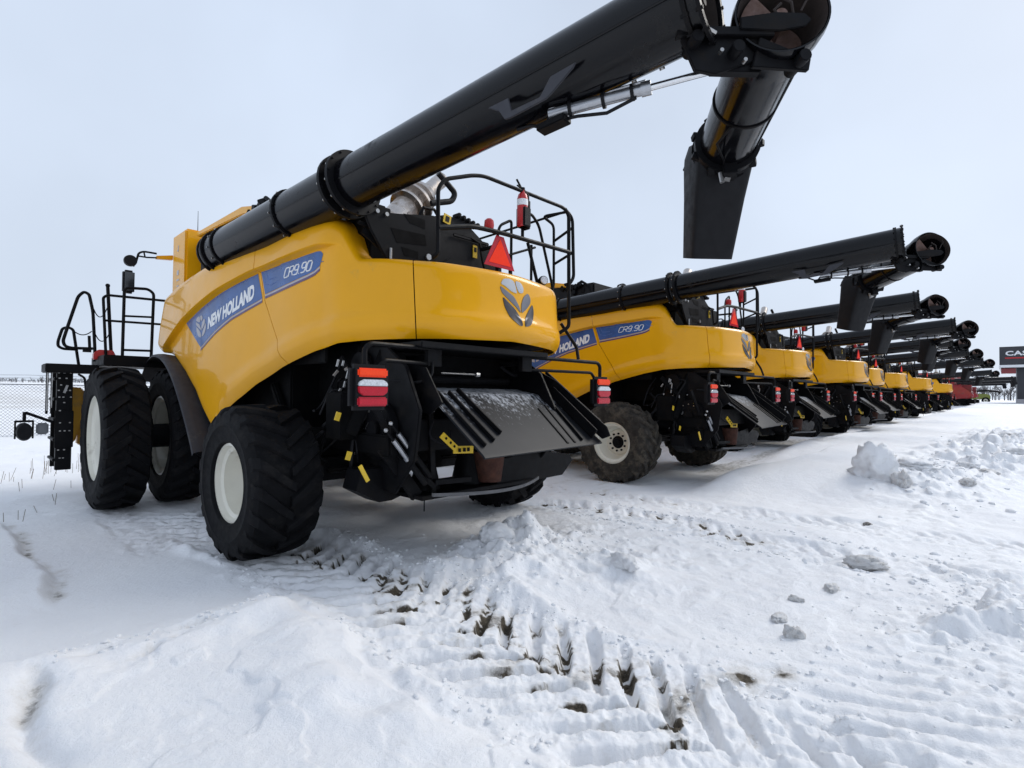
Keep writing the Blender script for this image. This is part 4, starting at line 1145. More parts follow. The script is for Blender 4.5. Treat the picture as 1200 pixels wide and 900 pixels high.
        mb.span((sx * 0.58, -1.34, 1.86), (sx * 0.74, -1.28, 2.05)); mb.bar((sx * 0.64, -1.30, 1.95), (sx * 0.66, -0.9, 1.95), 0.05, 0.05)
        arm = mb.build('tail_light', M['black'], P, 0)
        cx = X(-1.375); y = -1.40 + oy
        mb = MB(); mb.box((cx, y + 0.05, 1.645), (0.355, 0.10, 0.37)); mb.build('lamp_housing', M['plastic'], arm, 0.035)
        mb = MB(); mb.box((cx + 0.006, y - 0.004, 1.762), (0.275, 0.03, 0.072)); mb.build('lamp_lens', M['orange_lens'], arm, 0.014)
        mb = MB(); mb.prism([(-0.135, 0.0), (-0.13, 0.03), (-0.09, 0.052), (0.09, 0.052), (0.13, 0.03), (0.135, 0.0)], (cx + 0.006, y - 0.022, 1.655), (1, 0, 0), (0, 0, 1), (0, 0.03, 0)); mb.build('lamp_lens', M['clear_lens'], arm, 0.006)
        mb = MB(); mb.prism([(-0.135, 0.0), (-0.13, -0.05), (-0.09, -0.075), (0.09, -0.075), (0.13, -0.05), (0.135, 0.0)], (cx + 0.006, y - 0.022, 1.652), (1, 0, 0), (0, 0, 1), (0, 0.03, 0)); mb.build('lamp_lens', M['red_lens'], arm, 0.006)
        mb = MB(); mb.box((cx + 0.004, y - 0.004, 1.530), (0.27, 0.03, 0.075)); mb.build('lamp_lens', M['red_lens'], arm, 0.012)
    # ---- hoses, pipes and small fittings under the hood
    rnd = random.Random(3)
    mb = MB()
    for k in range(26):
        x = rnd.uniform(-1.2, -0.7) if k < 17 else rnd.uniform(0.6, 1.3); y = rnd.uniform(-0.9, -0.2); z = rnd.uniform(1.3, 1.95)
        pts = [V((x, y, z))]
        for j in range(4): pts.append(pts[-1] + V((rnd.uniform(-.14, .14), rnd.uniform(-.15, .15), rnd.uniform(-.28, .05))))
        mb.tube(pts, rnd.choice((0.010, 0.014, 0.02)), 6, fillet=0.1)
    mb.tube([(-1.05, -1.1, 1.72), (-0.85, -1.35, 1.70), (-0.72, -1.38, 1.76), (-0.69, -1.34, 1.90)], 0.013, 6, fillet=.1)
    mb.tube([(-0.72, -1.4, 1.35), (-0.80, -1.42, 1.2), (-0.60, -1.5, 1.1), (-0.55, -1.45, 1.25)], 0.010, 6, fillet=.1)
    mb.build_each('hydraulic_hose', M['plastic'], P)
    mb = MB()
    for k in range(34):
        x = rnd.uniform(-1.25, -0.75) if k < 25 else rnd.uniform(0.7, 1.3)
        y = rnd.uniform(-1.0, -0.4); z = rnd.uniform(0.9, 1.9)
        if k % 3: mb.cyl((x, y, z), (x + rnd.uniform(-.03, .03), y - 0.01, z + rnd.uniform(-.06, .06)), rnd.uniform(0.005, 0.011), None, 6)
        else: mb.box((x, y, z), (0.02, 0.02, rnd.uniform(0.02, 0.07)), (rnd.random(), rnd.random(), 0))
    for (x, z, h) in ((-1.545, 1.90, .07), (-1.49, 1.90, .05), (-1.44, 1.80, .09), (-1.47, 1.70, .06), (-1.40, 1.60, .05), (-0.70, 1.72, .03), (-0.68, 1.62, .04), (-0.65, 1.45, .05)):
        mb.box((x + 0.23, -0.70, z - 0.02) if x < -1 else (x, -1.32, z), (0.016, 0.014, h), (0, 0.25, 0))
    mb.build_each('pipe_fitting', M['steel'], P)
    mb = MB()
    for (x, y, z) in ((-1.30, -0.9, 1.02), (-1.15, -1.1, 1.5), (-1.36, -0.8, 1.38)): mb.box((x, y, z), (0.05, 0.01, 0.08), (0, .3, 0))
    mb.build('warning_sticker', M['warn'], P)
# ------------------------------------------------------------------ ground
def _hash(ix, iy, seed):
    h = (ix.astype(np.int64) * 374761393 + iy.astype(np.int64) * 668265263 + seed * 974711) & 0xFFFFFFFF
    h = ((h ^ (h >> 13)) * 1274126177) & 0xFFFFFFFF
    return ((h ^ (h >> 16)) & 0xFFFF) / 65535.0
def vnoise(x, y, seed=0):
    ix, iy = np.floor(x), np.floor(y); fx, fy = x - ix, y - iy
    fx = fx * fx * fx * (fx * (fx * 6 - 15) + 10); fy = fy * fy * fy * (fy * (fy * 6 - 15) + 10)
    a, b = _hash(ix, iy, seed), _hash(ix + 1, iy, seed); c, d = _hash(ix, iy + 1, seed), _hash(ix + 1, iy + 1, seed)
    return (a * (1 - fx) + b * fx) * (1 - fy) + (c * (1 - fx) + d * fx) * fy - 0.5
def fbm(x, y, s, o=4, seed=0, g=0.5):
    r = 0; a = 1.0
    for k in range(o):
        r = r + a * vnoise(x * s + 17.3 * k, y * s - 9.1 * k, seed + k); s *= 2.07; a *= g
    return r
def ss(x):
    x = np.clip(x, 0, 1); return x * x * (3 - 2 * x)
def pulse(f, a, b, e):
    return ss((f - a) / e) * (1 - ss((f - b) / e))
def gauss(x, y, cx, cy, rx, ry, ang=0.0):
    c, s = math.cos(ang), math.sin(ang); u = (x - cx) * c + (y - cy) * s; v = -(x - cx) * s + (y - cy) * c
    return np.exp(-((u / rx) ** 2 + (v / ry) ** 2))

TRACKS = [  # control points x(y), width, y range, pitch, groove depth, slant, dirt range, dirt amount
    dict(pts=[(-9, -1.75), (-6, -1.45), (-4, -1.36), (-1, -1.40), (2, -1.55), (4, -1.6)], w=1.12, y=(-9, 2.6), pitch=0.245, dep=0.062, k=0.42, dirt=(-4.6, -0.2), amt=1.0, seed=5),
    dict(pts=[(-9, 2.6), (-5, 2.42), (-3.5, 2.25), (-2, 2.5), (0, 2.2), (3, 1.8)], w=0.75, y=(-12, -0.3), pitch=0.22, dep=0.035, k=0.3, dirt=(-3.6, -0.4), amt=0.85, seed=11),
    dict(pts=[(-9, 4.6), (-5, 4.0), (-2, 3.6), (0, 3.3), (3, 3.1)], w=0.7, y=(-12, 1.2), pitch=0.24, dep=0.025, k=0.3, dirt=(-2.0, 0.6), amt=0.45, seed=17),
    dict(pts=[(-9, -2.1), (0, -2.28), (4, -2.28)], w=0.5, y=(0.6, 3.6), pitch=0.22, dep=0.018, k=0.3, dirt=(0, 1), amt=0.1, seed=23),
]
def terrain(x, y):
    d2 = np.hypot(x + 3.8, y + 5.3)
    near = 1 - ss((d2 - 14) / 26)
    h = 0.05 * fbm(x, y, 0.32, 3, 1) + near * (0.034 * fbm(x, y, 1.3, 3, 7) + 0.012 * fbm(x, y, 5.0, 4, 9, 0.6))
    # smooth wind-packed snow left of the near machine
    smooth = ss((-1.85 - x) / 0.3) * ss((y + 1.15) / 0.2) * (1 - ss((y - 2.6) / 1.5))
    h = h * (1 - 0.75 * smooth)
    dirt = np.zeros_like(x)
    # bare wind-swept strip with the ruts under and behind the second machine
    churn = np.zeros_like(x)
    for t in TRACKS:
        ys = [p[0] for p in t['pts']]; xs = [p[1] for p in t['pts']]
        xc = np.interp(y, ys, xs) + 0.05 * fbm(x * 0, y, 0.7, 2, t['seed'])
        u = (x - xc) / (t['w'] / 2)
        run = ss((y - t['y'][0]) / 0.5) * (1 - ss((y - t['y'][1]) / 0.5))
        wob = 0.16 * fbm(x, y, 2.2, 3, t['seed'] + 3)
        m = (1 - ss((np.abs(u + wob + 0.10 * fbm(x, y, 7, 3, t['seed'] + 15)) - 0.80) / 0.34)) * run
        ph = (y - np.abs(u) * t['w'] * t['k']) / t['pitch'] + np.where(u > 0, 0.5, 0.0) + 0.55 * fbm(x, y, 1.4, 2, t['seed'] + 1) + 0.14 * fbm(x, y, 5.0, 3, t['seed'] + 14)
        f = ph - np.floor(ph)
        breakup = 0.30 + 0.85 * ss(fbm(x, y, 1.7, 3, t['seed'] + 8) * 1.5 + 0.55)
        g = pulse(f, 0.08, 0.44, 0.13) * breakup * (1 - 0.5 * (np.abs(u) < 0.10))
        h = h * (1 - 0.6 * m) + m * (-0.018 - t['dep'] * g + 0.026 * fbm(x, y, 9, 4, t['seed'] + 2, 0.6) + 0.012 * fbm(x, y, 20, 3, t['seed'] + 12, 0.65))
        rimb = np.exp(-((np.abs(u) - 1.18) / 0.16) ** 2) * run
        h = h + rimb * np.clip(0.010 + 0.085 * fbm(x, y, 2.7, 4, t['seed'] + 4, 0.6), -0.01, 0.2) * t['dep'] / 0.06
        zone = ss((y - t['dirt'][0]) / 0.5) * (1 - ss((y - t['dirt'][1]) / 0.6))
        cen = np.exp(-((u - 0.22) / 0.58) ** 2)
        patch = ss((fbm(x, y, 3.6, 4, t['seed'] + 6, 0.6) + 0.13) * 4.5)
        rough_ = 0.55 + 2.0 * fbm(x, y, 9.0, 4, t['seed'] + 16, 0.7)
        dirt = np.maximum(dirt, m * (0.30 + 0.70 * pulse(f, 0.0, 0.46, 0.2)) * zone * cen * patch * np.clip(rough_, 0, 1.3) * t['amt'] * 1.65)
        churn = np.maximum(churn, m)
    # soil churned up where the track runs out at the near right
    for cx, cy, r, a in ((-1.12, -4.02, 0.17, 0.85), (-0.66, -4.20, 0.16, 0.8), (-0.85, -4.05, 0.13, 0.5), (-0.47, -4.36, 0.1, .75), (-1.3, -3.55, 0.15, .5)):
        dirt = np.maximum(dirt, gauss(x, y, cx, cy, r, r * 0.7) * a * (0.85 + 0.9 * fbm(x, y, 9, 3, 31)))
    # bank of fresh snow in the near left corner
    ex = -2.06 + 0.28 * fbm(x, y, 1.5, 3, 41); ey = -1.20 + 0.13 * fbm(x, y, 1.8, 3, 43) - 0.10 * ss((x + 2.2) / 0.5)
    inb = ss((ex - x) / 0.16) * ss((ey - y) / 0.07)
    lip = np.exp(-((y - ey + 0.22) / 0.22) ** 2) + 0.8 * np.exp(-((x - ex + 0.28) / 0.25) ** 2)
    h = h * (1 - inb) + inb * (0.060 + 0.085 * np.clip(lip, 0, 1.2) * (0.75 + 1.3 * fbm(x, y, 1.9, 3, 47)) + 0.045 * fbm(x, y, 0.9, 3, 49) - 0.02 * np.abs(fbm(x, y, 1.6, 3, 52)) + 0.010 * fbm(x, y, 6, 4, 53, 0.6))
    # wind crust broken into plates: crisp little ledges
    pl = fbm(x, y, 1.25, 4, 141, 0.55)
    plate = ss((pl - 0.02) / 0.022) * 0.6 + ss((fbm(x, y, 2.6, 3, 143) + 0.05) / 0.03) * 0.35
    h = h + near * (0.014 * inb + 0.035 * gauss(x, y, 0.3, -2.2, 1.3, 1.0) + 0.022 * gauss(x, y, 0.6, -4.6, 1.6, 0.7) + 0.004) * plate
    # blocky breaks in the bank, soft dirt in the cracks
    crack = np.exp(-((x + 3.50 + 0.10 * fbm(x, y, 2.0, 3, 61)) / 0.07) ** 2) * ss((-1.35 - y) / 0.2) * ss((y + 2.6) / 0.3)
    h = h - 0.07 * crack
    dirt = np.maximum(dirt, crack * 0.42 * (0.8 + fbm(x, y, 6, 3, 63)))
    for cx, cy, rx, ry, a, b in ((-2.92, -1.55, 0.24, 0.05, 0.5, .05), (-2.66, -1.36, 0.14, 0.04, -0.2, .04), (-3.25, -1.42, 0.12, 0.03, 0.3, .03), (-2.45, -1.30, .1, .03, .2, .03)):
        g = gauss(x, y, cx, cy, rx, ry, a) * (0.6 + 1.3 * fbm(x, y, 8, 3, 67) + 0.4)
        h = h - b * g; dirt = np.maximum(dirt, 0.30 * g)
    # lumpy ridge the track has thrown up between the wheels
    lump = gauss(x, y, 0.02, -1.62, 0.50, 0.36, -0.3) + 0.55 * gauss(x, y, -0.35, -2.1, 0.45, 0.4, 0.5) + 0.45 * gauss(x, y, 0.75, -1.75, 0.4, 0.25, -0.3) + 0.35 * gauss(x, y, 0.3, -2.6, 0.5, 0.4)
    h = h + lump * (0.24 + 0.34 * fbm(x, y, 2.6, 4, 71)) + np.clip(lump * 1.4, 0, 1) * 0.07 * np.abs(fbm(x, y, 7, 4, 73))
    # crumbly churned snow around
    cr = np.exp(-((x - 0.9) / 1.3) ** 2) * np.exp(-((y + 2.2) / 1.6) ** 2)
    h = h + cr * 0.07 * np.clip(fbm(x, y, 6, 4, 77), 0, 1)
    # broad drift to the right with a soft crest
    by = -1.05 - 0.13 * (x - 4.5) + 0.22 * fbm(x, x * 0, 0.55, 2, 81)
    back = 0.45 * ss((x - 8.2) / 3.5)
    dr = ss((by - y) / 0.5) * ss((x - 3.9 + 0.5 * (y + 1.2)) / 2.6)
    fade = 1 - ss((-y - 3.3 - 0.12 * (x - 5)) / 2.6) * (1 - ss((x - 9) / 5))
    h = h * (1 - 0.6 * dr * fade) + np.maximum(back, dr * fade * (0.36 + 0.09 * ss((x - 8) / 4))) + dr * fade * 0.05 * fbm(x, y, 0.7, 2, 83)
    h = h + 0.55 * ss((x - 12) / 60)
    # wheel-swept darker ground under and behind the row
    sw = ss((x - 2.3) / 1.5) * ss((y + 1.2 + 0.02 * x) / 0.6) * (1 - ss((y - 5) / 2)) * (1 - ss((x - 60) / 10))
    h = h * (1 - 0.5 * sw)
    wv = fbm(x * 0.35, y * 1.6, 1.0, 4, 87)
    dirt = np.maximum(dirt, sw * ss((wv + 0.06) * 3) * 0.50)
    # plough-thrown crumbs on the right
    pz = gauss(x, y, 1.0, -5.25, 1.6, 0.42, 0.0) + gauss(x, y, 11, -4.75, 4.5, 0.75, -0.06) * 1.3 + gauss(x, y, 17, -5.2, 6, 1.1, -0.05)
    lm = np.clip(fbm(x, y, 3.4, 4, 91) - 0.02, 0, 1)
    h = h + pz * (0.05 + 0.30 * lm + 0.05 * fbm(x, y, 12, 3, 93))
    st = pulse((x * 1.0 + y * 0.25) / 0.16 % 1.0, 0.15, 0.5, 0.2)
    z2 = gauss(x, y, -0.75, -4.85, 0.9, 0.45, -0.2)
    h = h - z2 * 0.03 * st
    dirt = np.maximum(dirt, z2 * st * 0.16)
    # ridge at the far left with a dirty undercut edge
    e = x + 3.22 + 0.10 * (y - 0.8) * 0.3 + 0.12 * fbm(x, y, 1.3, 3, 95)
    zone = ss((y + 0.25) / 0.4) * (1 - ss((y - 3.0) / 0.8))
    h = h + zone * 0.09 * ss(-e / 0.10) * np.exp(-np.clip(-e, 0, 9) / 0.9)
    dirt = np.maximum(dirt, zone * np.exp(-((e - 0.02) / 0.055) ** 2) * (0.42 + 0.8 * fbm(x, y, 5, 3, 97)))
    # the field beyond the fence climbs slowly to the horizon
    fld = ss((y - 22) / 20)
    h = h + fld * np.clip(y - 22, 0, 1500) * 0.0135 * (1 - ss((x / np.maximum(y, 1) - 0.45) / 0.5))
    dirt = np.maximum(dirt, fld * (0.06 + 0.30 * ss((fbm(x, y, 0.10, 4, 99) - 0.05) * 4)))
    return h, np.clip(dirt, 0, 1)

def make_ground():
    cx, cy = -3.816, -5.333
    fw = math.atan2(0.687, 0.727)
    dense = np.linspace(-R(56), R(56), 620); rest = np.linspace(R(56), 2 * math.pi - R(56), 90)[1:-1]
    ang = np.concatenate([dense, rest]) + fw
    r = [0.5, 0.9]
    while r[-1] < 26: r.append(r[-1] * (1.0048 if r[-1] > 1.6 else 1.04))
    while r[-1] < 3500: r.append(r[-1] * 1.035)
    r = np.array(r); n = len(ang); m = len(r)
    X = cx + r[:, None] * np.cos(ang)[None]; Y = cy + r[:, None] * np.sin(ang)[None]
    H, D = terrain(X.ravel(), Y.ravel())
    h0, d0 = terrain(np.array([cx]), np.array([cy]))
    co = np.stack([X.ravel(), Y.ravel(), H], 1); co = np.concatenate([co, [[cx, cy, h0[0]]]])
    D = np.concatenate([D, d0])
    i = np.arange(m - 1)[:, None]; k = np.arange(n)[None]; l = (k + 1) % n
    quads = np.stack([i * n + k, (i + 1) * n + k, (i + 1) * n + l, i * n + l], -1).reshape(-1, 4)
    k = np.arange(n); tris = np.stack([np.full(n, m * n), k, (k + 1) % n], 1)
    me = bpy.data.meshes.new('snow_ground')
    me.vertices.add(len(co)); me.vertices.foreach_set('co', co.astype(np.float32).ravel())
    nl = quads.size + tris.size; me.loops.add(nl)
    me.loops.foreach_set('vertex_index', np.concatenate([quads.ravel(), tris.ravel()]).astype(np.int32))
    npoly = len(quads) + len(tris); me.polygons.add(npoly)
    starts = np.concatenate([np.arange(len(quads)) * 4, quads.size + np.arange(len(tris)) * 3]).astype(np.int32)
    me.polygons.foreach_set('loop_start', starts)
    me.polygons.foreach_set('use_smooth', np.ones(npoly, bool))
    me.update(calc_edges=True); me.validate()
    at = me.attributes.new('dirt', 'FLOAT', 'POINT'); at.data.foreach_set('value', D.astype(np.float32))
    me.materials.append(M['snow'])
    o = bpy.data.objects.new('snow_ground', me); link(o)
    tag(o, 'snow covered yard with tyre tracks, drifts and patches of bare soil', None, None, 'structure')
    return o
def ground_z(x, y):
    return float(terrain(np.array([float(x)]), np.array([float(y)]))[0][0])

make_ground()

# ------------------------------------------------------------------ the row of combines
proto, lf, lr, hood = make_combine()
aug = make_auger(proto)
make_upper(proto)
make_rear(proto)
GROUP = 'yellow combine harvesters parked in a row'
ROW = [
    (0, 0, 0, 'largest yellow combine harvester, dry weeds by its ladder and clean black tyres'),
    (6.465, -0.095, 0.2, 'second yellow combine from the front, with muddy brown tyres and blue side decal showing'),
    (12.384, 0.30, -0.8, 'third yellow combine, half hidden behind the muddy tyred second combine'),
    (18.35, -0.05, -3.5, 'fourth yellow combine, its small blue decal showing just behind the third combine'),
    (24.3, 0.35, -5.0, 'fifth yellow combine, only its rear hood showing past the fourth'),
    (30.6, 0.20, -3.5, 'sixth yellow combine, a sliver of rear hood between the fifth and the seventh'),
    (39.6, -0.05, -3.0, 'seventh yellow combine, next to last of the yellow row'),
    (57.0, 0.0, 0.0, 'last and smallest yellow combine, parked beside the dark red machines'),
]
combines = []
for i, (x, y, a, lab) in enumerate(ROW):
    o = proto if i == 0 else copy_tree(proto)
    o.location = (x, y, 0); o.rotation_euler = (0, 0, R(a))
    tag(o, lab, 'combine', GROUP); combines.append(o)
# each parked auger is folded to a slightly different angle
FOLDS = {1: 12, 2: 18, 3: 15, 4: 19, 5: 11, 6: 17, 7: 14}
FP = V((-0.683, -4.416, 3.737))
for i, deg in FOLDS.items():
    Rz = Matrix.Translation(FP) @ Matrix.Rotation(R(deg), 4, 'Z') @ Matrix.Translation(-FP)
    for ch in combines[i].children:
        if ch.name.startswith('unloading_auger'):
            for g in ch.children:
                if g.name.split('.')[0] in ('folding_tube', 'spout', 'spout_collar', 'spout_fitting', 'band', 'auger_flight'):
                    g.matrix_basis = Rz @ g.matrix_basis
# the second machine carries dried mud on its tyres
for ch in combines[1].children:
    if ch.name.startswith('wheel') :
        ch.data = ch.data.copy(); ch.data.materials[0] = M['mud_rubber']

# fire extinguishers clamped to the deck rails
def make_ext():
    root = empty('fire_extinguisher', (0.60, -1.30, 3.50))
    mb = MB(); mb.lathe((0, 0, 0.0), (0, 0, 1), [(0, 0.055), (0.02, 0.062), (0.32, 0.062), (0.37, 0.05), (0.40, 0.022), (0.43, 0.022), (0.43, 0.001)], 24); mb.build('cylinder', M['red'], root)
    mb = MB(); mb.lathe((0, 0, 0.24), (0, 0, 1), [(0, 0.0635), (0.07, 0.0635)], 24); mb.build('paper_label', M['white'], root)
    mb = MB(); mb.bar((-0.02, 0, 0.44), (-0.10, 0, 0.52), 0.02, 0.012); mb.bar((0.03, 0, 0.43), (-0.09, 0, 0.455), 0.02, 0.012); mb.cyl((0, 0, 0.42), (0, 0, 0.45), 0.028, None, 10); mb.build('handle', M['black'], root)
    mb = MB(); mb.tube([(0.03, 0, 0.43), (0.075, -.02, 0.38), (0.085, -.02, 0.2), (0.075, -.01, 0.05)], 0.012, 6); mb.build('hose', M['plastic'], root)
    mb = MB(); mb.box((0.016, -0.004, 0.11), (0.115, 0.135, 0.22)); mb.box((0.095, 0.02, 0.16), (0.035, 0.10, 0.33)); mb.build('holder', M['plastic'], root, 0.01)
    return root
ext = make_ext()
EXL = ['red fire extinguisher hanging from the black deck rail of the largest combine', 'red fire extinguisher standing above the rear hood of the second combine', 'small red fire extinguisher above the rear hood of the third combine', 'tiny red fire extinguisher above the rear hood of the fourth combine']
for i in range(4):
    o = ext if i == 0 else copy_tree(ext)
    c, s = math.cos(R(ROW[i][2])), math.sin(R(ROW[i][2]))
    o.location = (ROW[i][0] + 0.60 * c + 1.30 * s, ROW[i][1] + 0.60 * s - 1.30 * c, 3.50); o.rotation_euler = (0, 0, R(ROW[i][2]))
    tag(o, EXL[i], 'fire extinguisher', 'fire extinguishers on the combines')

# ------------------------------------------------------------------ dark red machines at the end of the row
def make_red():
    root = empty('red_combine'); P = root
    mb = MB(); mb.span((-1.45, -1.2, 1.0), (1.45, 4.2, 1.6)); mb.span((-1.2, -1.9, 1.1), (1.2, -1.2, 1.5)); mb.build('chassis', M['pit'], P, 0.03)
    mb = MB()
    for sx in (-1, 1):
        mb.prism([(4.2, 1.7), (4.2, 3.0), (0.2, 3.1), (-0.9, 2.9), (-1.7, 2.2), (-1.7, 1.75), (-0.6, 1.55), (0.7, 1.3), (2.0, 1.2)], (sx * 1.55, 0, 0), (0, 1, 0), (0, 0, 1), (-sx * 0.08, 0, 0))
    mb.prism([(-1.5, 1.75), (1.5, 1.75), (1.5, 2.2), (1.2, 2.4), (-1.2, 2.4), (-1.5, 2.2)], (0, -1.72, 0), (1, 0, 0), (0, 0, 1), (0, 0.08, 0))
    mb.span((-1.45, -0.9, 2.5), (1.45, 4.1, 3.0)); mb.span((-0.4, -1.65, 2.3), (1.2, -0.9, 3.0))
    body = mb.build('body_panel', M['red_paint'], P, 0.04)
    mb = MB(); mb.span((-1.4, -0.4, 3.0), (1.4, 3.6, 3.35)); mb.prism([(-1.4, 3.35), (1.4, 3.35), (1.6, 4.25), (-1.6, 4.25)], (0, -0.4, 0), (1, 0, 0), (0, 0, 1), (0, 3.9, 0)); mb.build('grain_tank', M['red_paint'], P, 0.05)
    mb = MB(); mb.span((-0.9, 4.2, 2.0), (0.9, 5.5, 3.7)); cab = mb.build('cab', M['glass'], P, 0.05)
    mb = MB(); mb.span((-1.0, 4.1, 3.7), (1.0, 5.8, 3.9)); mb.build('cab_roof', M['red_paint'], cab, 0.05)
    for sx in (-1, 1):
        wheel(P, sx * 1.7, 3.7, 0.95, 0.8, 0.42, 20, 1, sx, 0.15, 0, -0.02)
        wheel(P, sx * 1.55, 0.0, 0.70, 0.5, 0.34, 18, -1, sx, 0.12, 0, -0.02)
    mb = MB(); A = V((-1.5, 2.2, 3.35)); E = V((-0.9, -4.7, 3.60)); d = (E - A).normalized()
    mb.cyl(A, E, 0.20, 0.19, 24); mb.pipe(E - d * 0.1, E, 0.25, 0.18, 24)
    mb.cyl(A, A - V((0, 0, 0.6)), 0.22, None, 20)
    au = mb.build('unloading_auger', M['tube'], P)
    mb = MB(); mb.lathe(E + d * 0.05, (0.3, -0.2, -1), [(-0.15, 0.2), (0.0, 0.23), (0.35, 0.19), (0.6, 0.22), (0.6, 0.19), (0.3, 0.001)], 20); mb.build('spout', M['plastic'], au)
    mb = MB(); mb.tube([(1.4, -0.9, 3.0), (1.4, -0.9, 3.9), (-0.3, -0.9, 3.9), (-0.3, -0.9, 3.0)], 0.022, 6, fillet=.1); mb.tube([(1.4, -0.9, 3.45), (-0.3, -0.9, 3.45)], 0.02, 6); mb.build('deck_rail', M['black'], P)
    mb = MB(); mb.prism([(-1.0, 1.2), (-1.9, 0.9), (-2.3, 0.6), (-2.2, 0.55), (-1.0, 0.9)], (-0.9, 0, 0), (0, 1, 0), (0, 0, 1), (1.8, 0, 0)); mb.build('straw_chute', M['black'], P, 0.01)
    for sx in (-1, 1):
        mb = MB(); mb.box((sx * 1.35, -1.76, 1.95), (0.18, 0.06, 0.3)); mb.build('tail_light', M['red_lens'], P, 0.01)
    mb = MB(); mb.box((0.0, -1.75, 2.0), (1.6, 0.02, 0.06)); mb.build('pale_stripe', M['silverfilm'], P)
    return root
red = make_red()
for i, (x, y, lab) in enumerate(((68, -0.7, 'dark red combine parked right after the last yellow one'), (80.0, -0.6, 'middle dark red combine of three, behind the one next to the yellow row'), (93, 0.2, 'last dark red combine of three, mostly hidden by the other two'))):
    o = red if i == 0 else copy_tree(red)
    o.location = (x, y, 0); tag(o, lab, 'combine', 'dark red combine harvesters')
# lime green machine beyond
def make_lime():
    root = empty('forage_harvester'); P = root
    mb = MB(); mb.prism([(-2.2, 0.9), (2.5, 0.9), (2.5, 1.9), (1.2, 2.0), (-1.6, 2.0), (-2.2, 1.7)], (-1.2, 0, 0), (0, 1, 0), (0, 0, 1), (2.4, 0, 0)); mb.build('body', M['lime'], P, 0.08)
    mb = MB(); mb.span((-1.1, 1.2, 1.95), (1.1, 2.7, 3.0)); mb.build('cab', M['glass'], P, 0.08)
    mb = MB(); mb.tube([(0, 0.3, 2.0), (0, 0, 2.5), (-0.2, -1.5, 2.7), (-0.3, -3.4, 2.45), (-0.3, -3.7, 2.1)], 0.2, 12, fillet=.4); mb.build('spout', M['plastic'], P)
    for sx in (-1, 1):
        wheel(P, sx * 1.3, 1.7, 0.9, 0.6, 0.42, 18, 1, sx, 0.12); wheel(P, sx * 1.25, -1.5, 0.65, 0.5, 0.3, 16, 1, sx, 0.12)
    return root
o = make_lime(); o.location = (140, 0.0, 0.6); tag(o, 'low lime green machine beyond the dark red combines', 'harvester')

# ------------------------------------------------------------------ building with the dealer sign
def make_building():
    root = empty('dealer_building', (0, 0, 0)); P = root
    mb = MB()
    mb.span((93.2, -40, 1.0), (120, -5.85, 5.7)); mb.build('wall', M['clad'], P, 0.02)
    mb = MB(); mb.span((93.1, -40, -0.5), (120.1, -5.8, 1.6)); mb.build('base_course', M['cladlight'], P, 0.02)
    mb = MB(); mb.span((92.4, -40, 6.15), (118, -4.15, 8.55)); mb.build('fascia', M['clad'], P, 0.02)
    mb = MB(); mb.span((92.3, -40, 5.78), (118, -4.1, 6.12)); mb.build('pale_band', M['white'], P, 0.01)
    mb = MB(); mb.span((92.35, -40, 5.72), (112, -4.3, 5.77)); mb.build('canopy', M['clad'], P)
    mb = MB(); mb.span((93.1, -5.75, 5.0), (93.6, -4.3, 5.7)); mb.build('canopy_soffit', M['red_paint'], P)
    # sign facing the yard: letters run towards -y
    pts, tf = text_mesh('CASE', 0.03, 0.0, 1.05)
    vs = [(92.385, -4.75 - u * 2.75, 7.35 + v * 0.62) for u, v in pts]
    MB().add(vs, tf).build('lettering', M['white'], P)
    pts, tf = text_mesh('IH', 0.03, 0.0, 1.05)
    vs = [(92.385, -7.9 - u * 1.1, 7.35 + v * 0.62) for u, v in pts]
    MB().add(vs, tf).build('lettering', M['red'], P)
    mb = MB(); mb.span((92.37, -9.1, 6.95), (92.39, -4.7, 7.12)); mb.build('red_line', M['red'], P)
    tag(root, 'charcoal grey dealer building with a sign band in white letters', 'building')
    return root
make_building()

# ------------------------------------------------------------------ chain-link fence on the left
def make_fence():
    y = 19.75; x0, x1 = -8.0, 14.0
    root = empty('chainlink_fence', (x0, y, 0)); P = root; root.location = (0, 0, 0)
    mb = MB(); H = 1.80; st = 0.11
    def wire(xa, za, xb, zb): 
        r = 0.0055
        mb.add([(xa - r, y, za), (xa + r, y, za), (xb + r, y, zb), (xb - r, y, zb)], [(0, 1, 2, 3)])
        mb.add([(xa, y - r, za), (xa, y + r, za), (xb, y + r, zb), (xb, y - r, zb)], [(0, 1, 2, 3)])
    n = int((x1 - x0) / st)
    for k in range(-int(H / st), n):
        xa = x0 + k * st
        a0 = max(0, x0 - xa); a1 = min(H, x1 - xa)
        if a1 > a0: wire(xa + a0, a0, xa + a1, a1)
        xa2 = xa + H; b0 = max(0, xa2 - x1); b1 = min(H, xa2 - x0)
        if b1 > b0: wire(xa2 - b0, b0, xa2 - b1, b1)
    mb.build('wire_mesh', M['galv'], P)
    for k in range(8):
        x = x0 + k * 3.0 + 0.7
        mb = MB(); mb.cyl((x, y + 0.05, -0.2), (x, y + 0.05, 1.85), 0.03, None, 10); mb.bar((x, y + 0.05, 1.85), (x, y - 0.15, 2.15), 0.03, 0.03); mb.build('post', M['galv'], P)
    mb = MB(); mb.cyl((x0, y + 0.02, 1.80), (x1, y + 0.02, 1.80), 0.018, None, 8); mb.build('top_rail', M['galv'], P)
    for k in range(3):
        mb = MB(); q = k / 2
        mb.tube([(x0 + j * 1.0, y + 0.03 - 0.17 * q, 1.93 + 0.2 * q - 0.012 * (j % 3)) for j in range(23)], 0.006, 5); mb.build('barbed_wire', M['galv'], P)
    tag(root, 'chain-link fence topped with barbed wire along the edge of the snowy yard', 'fence')
make_fence()

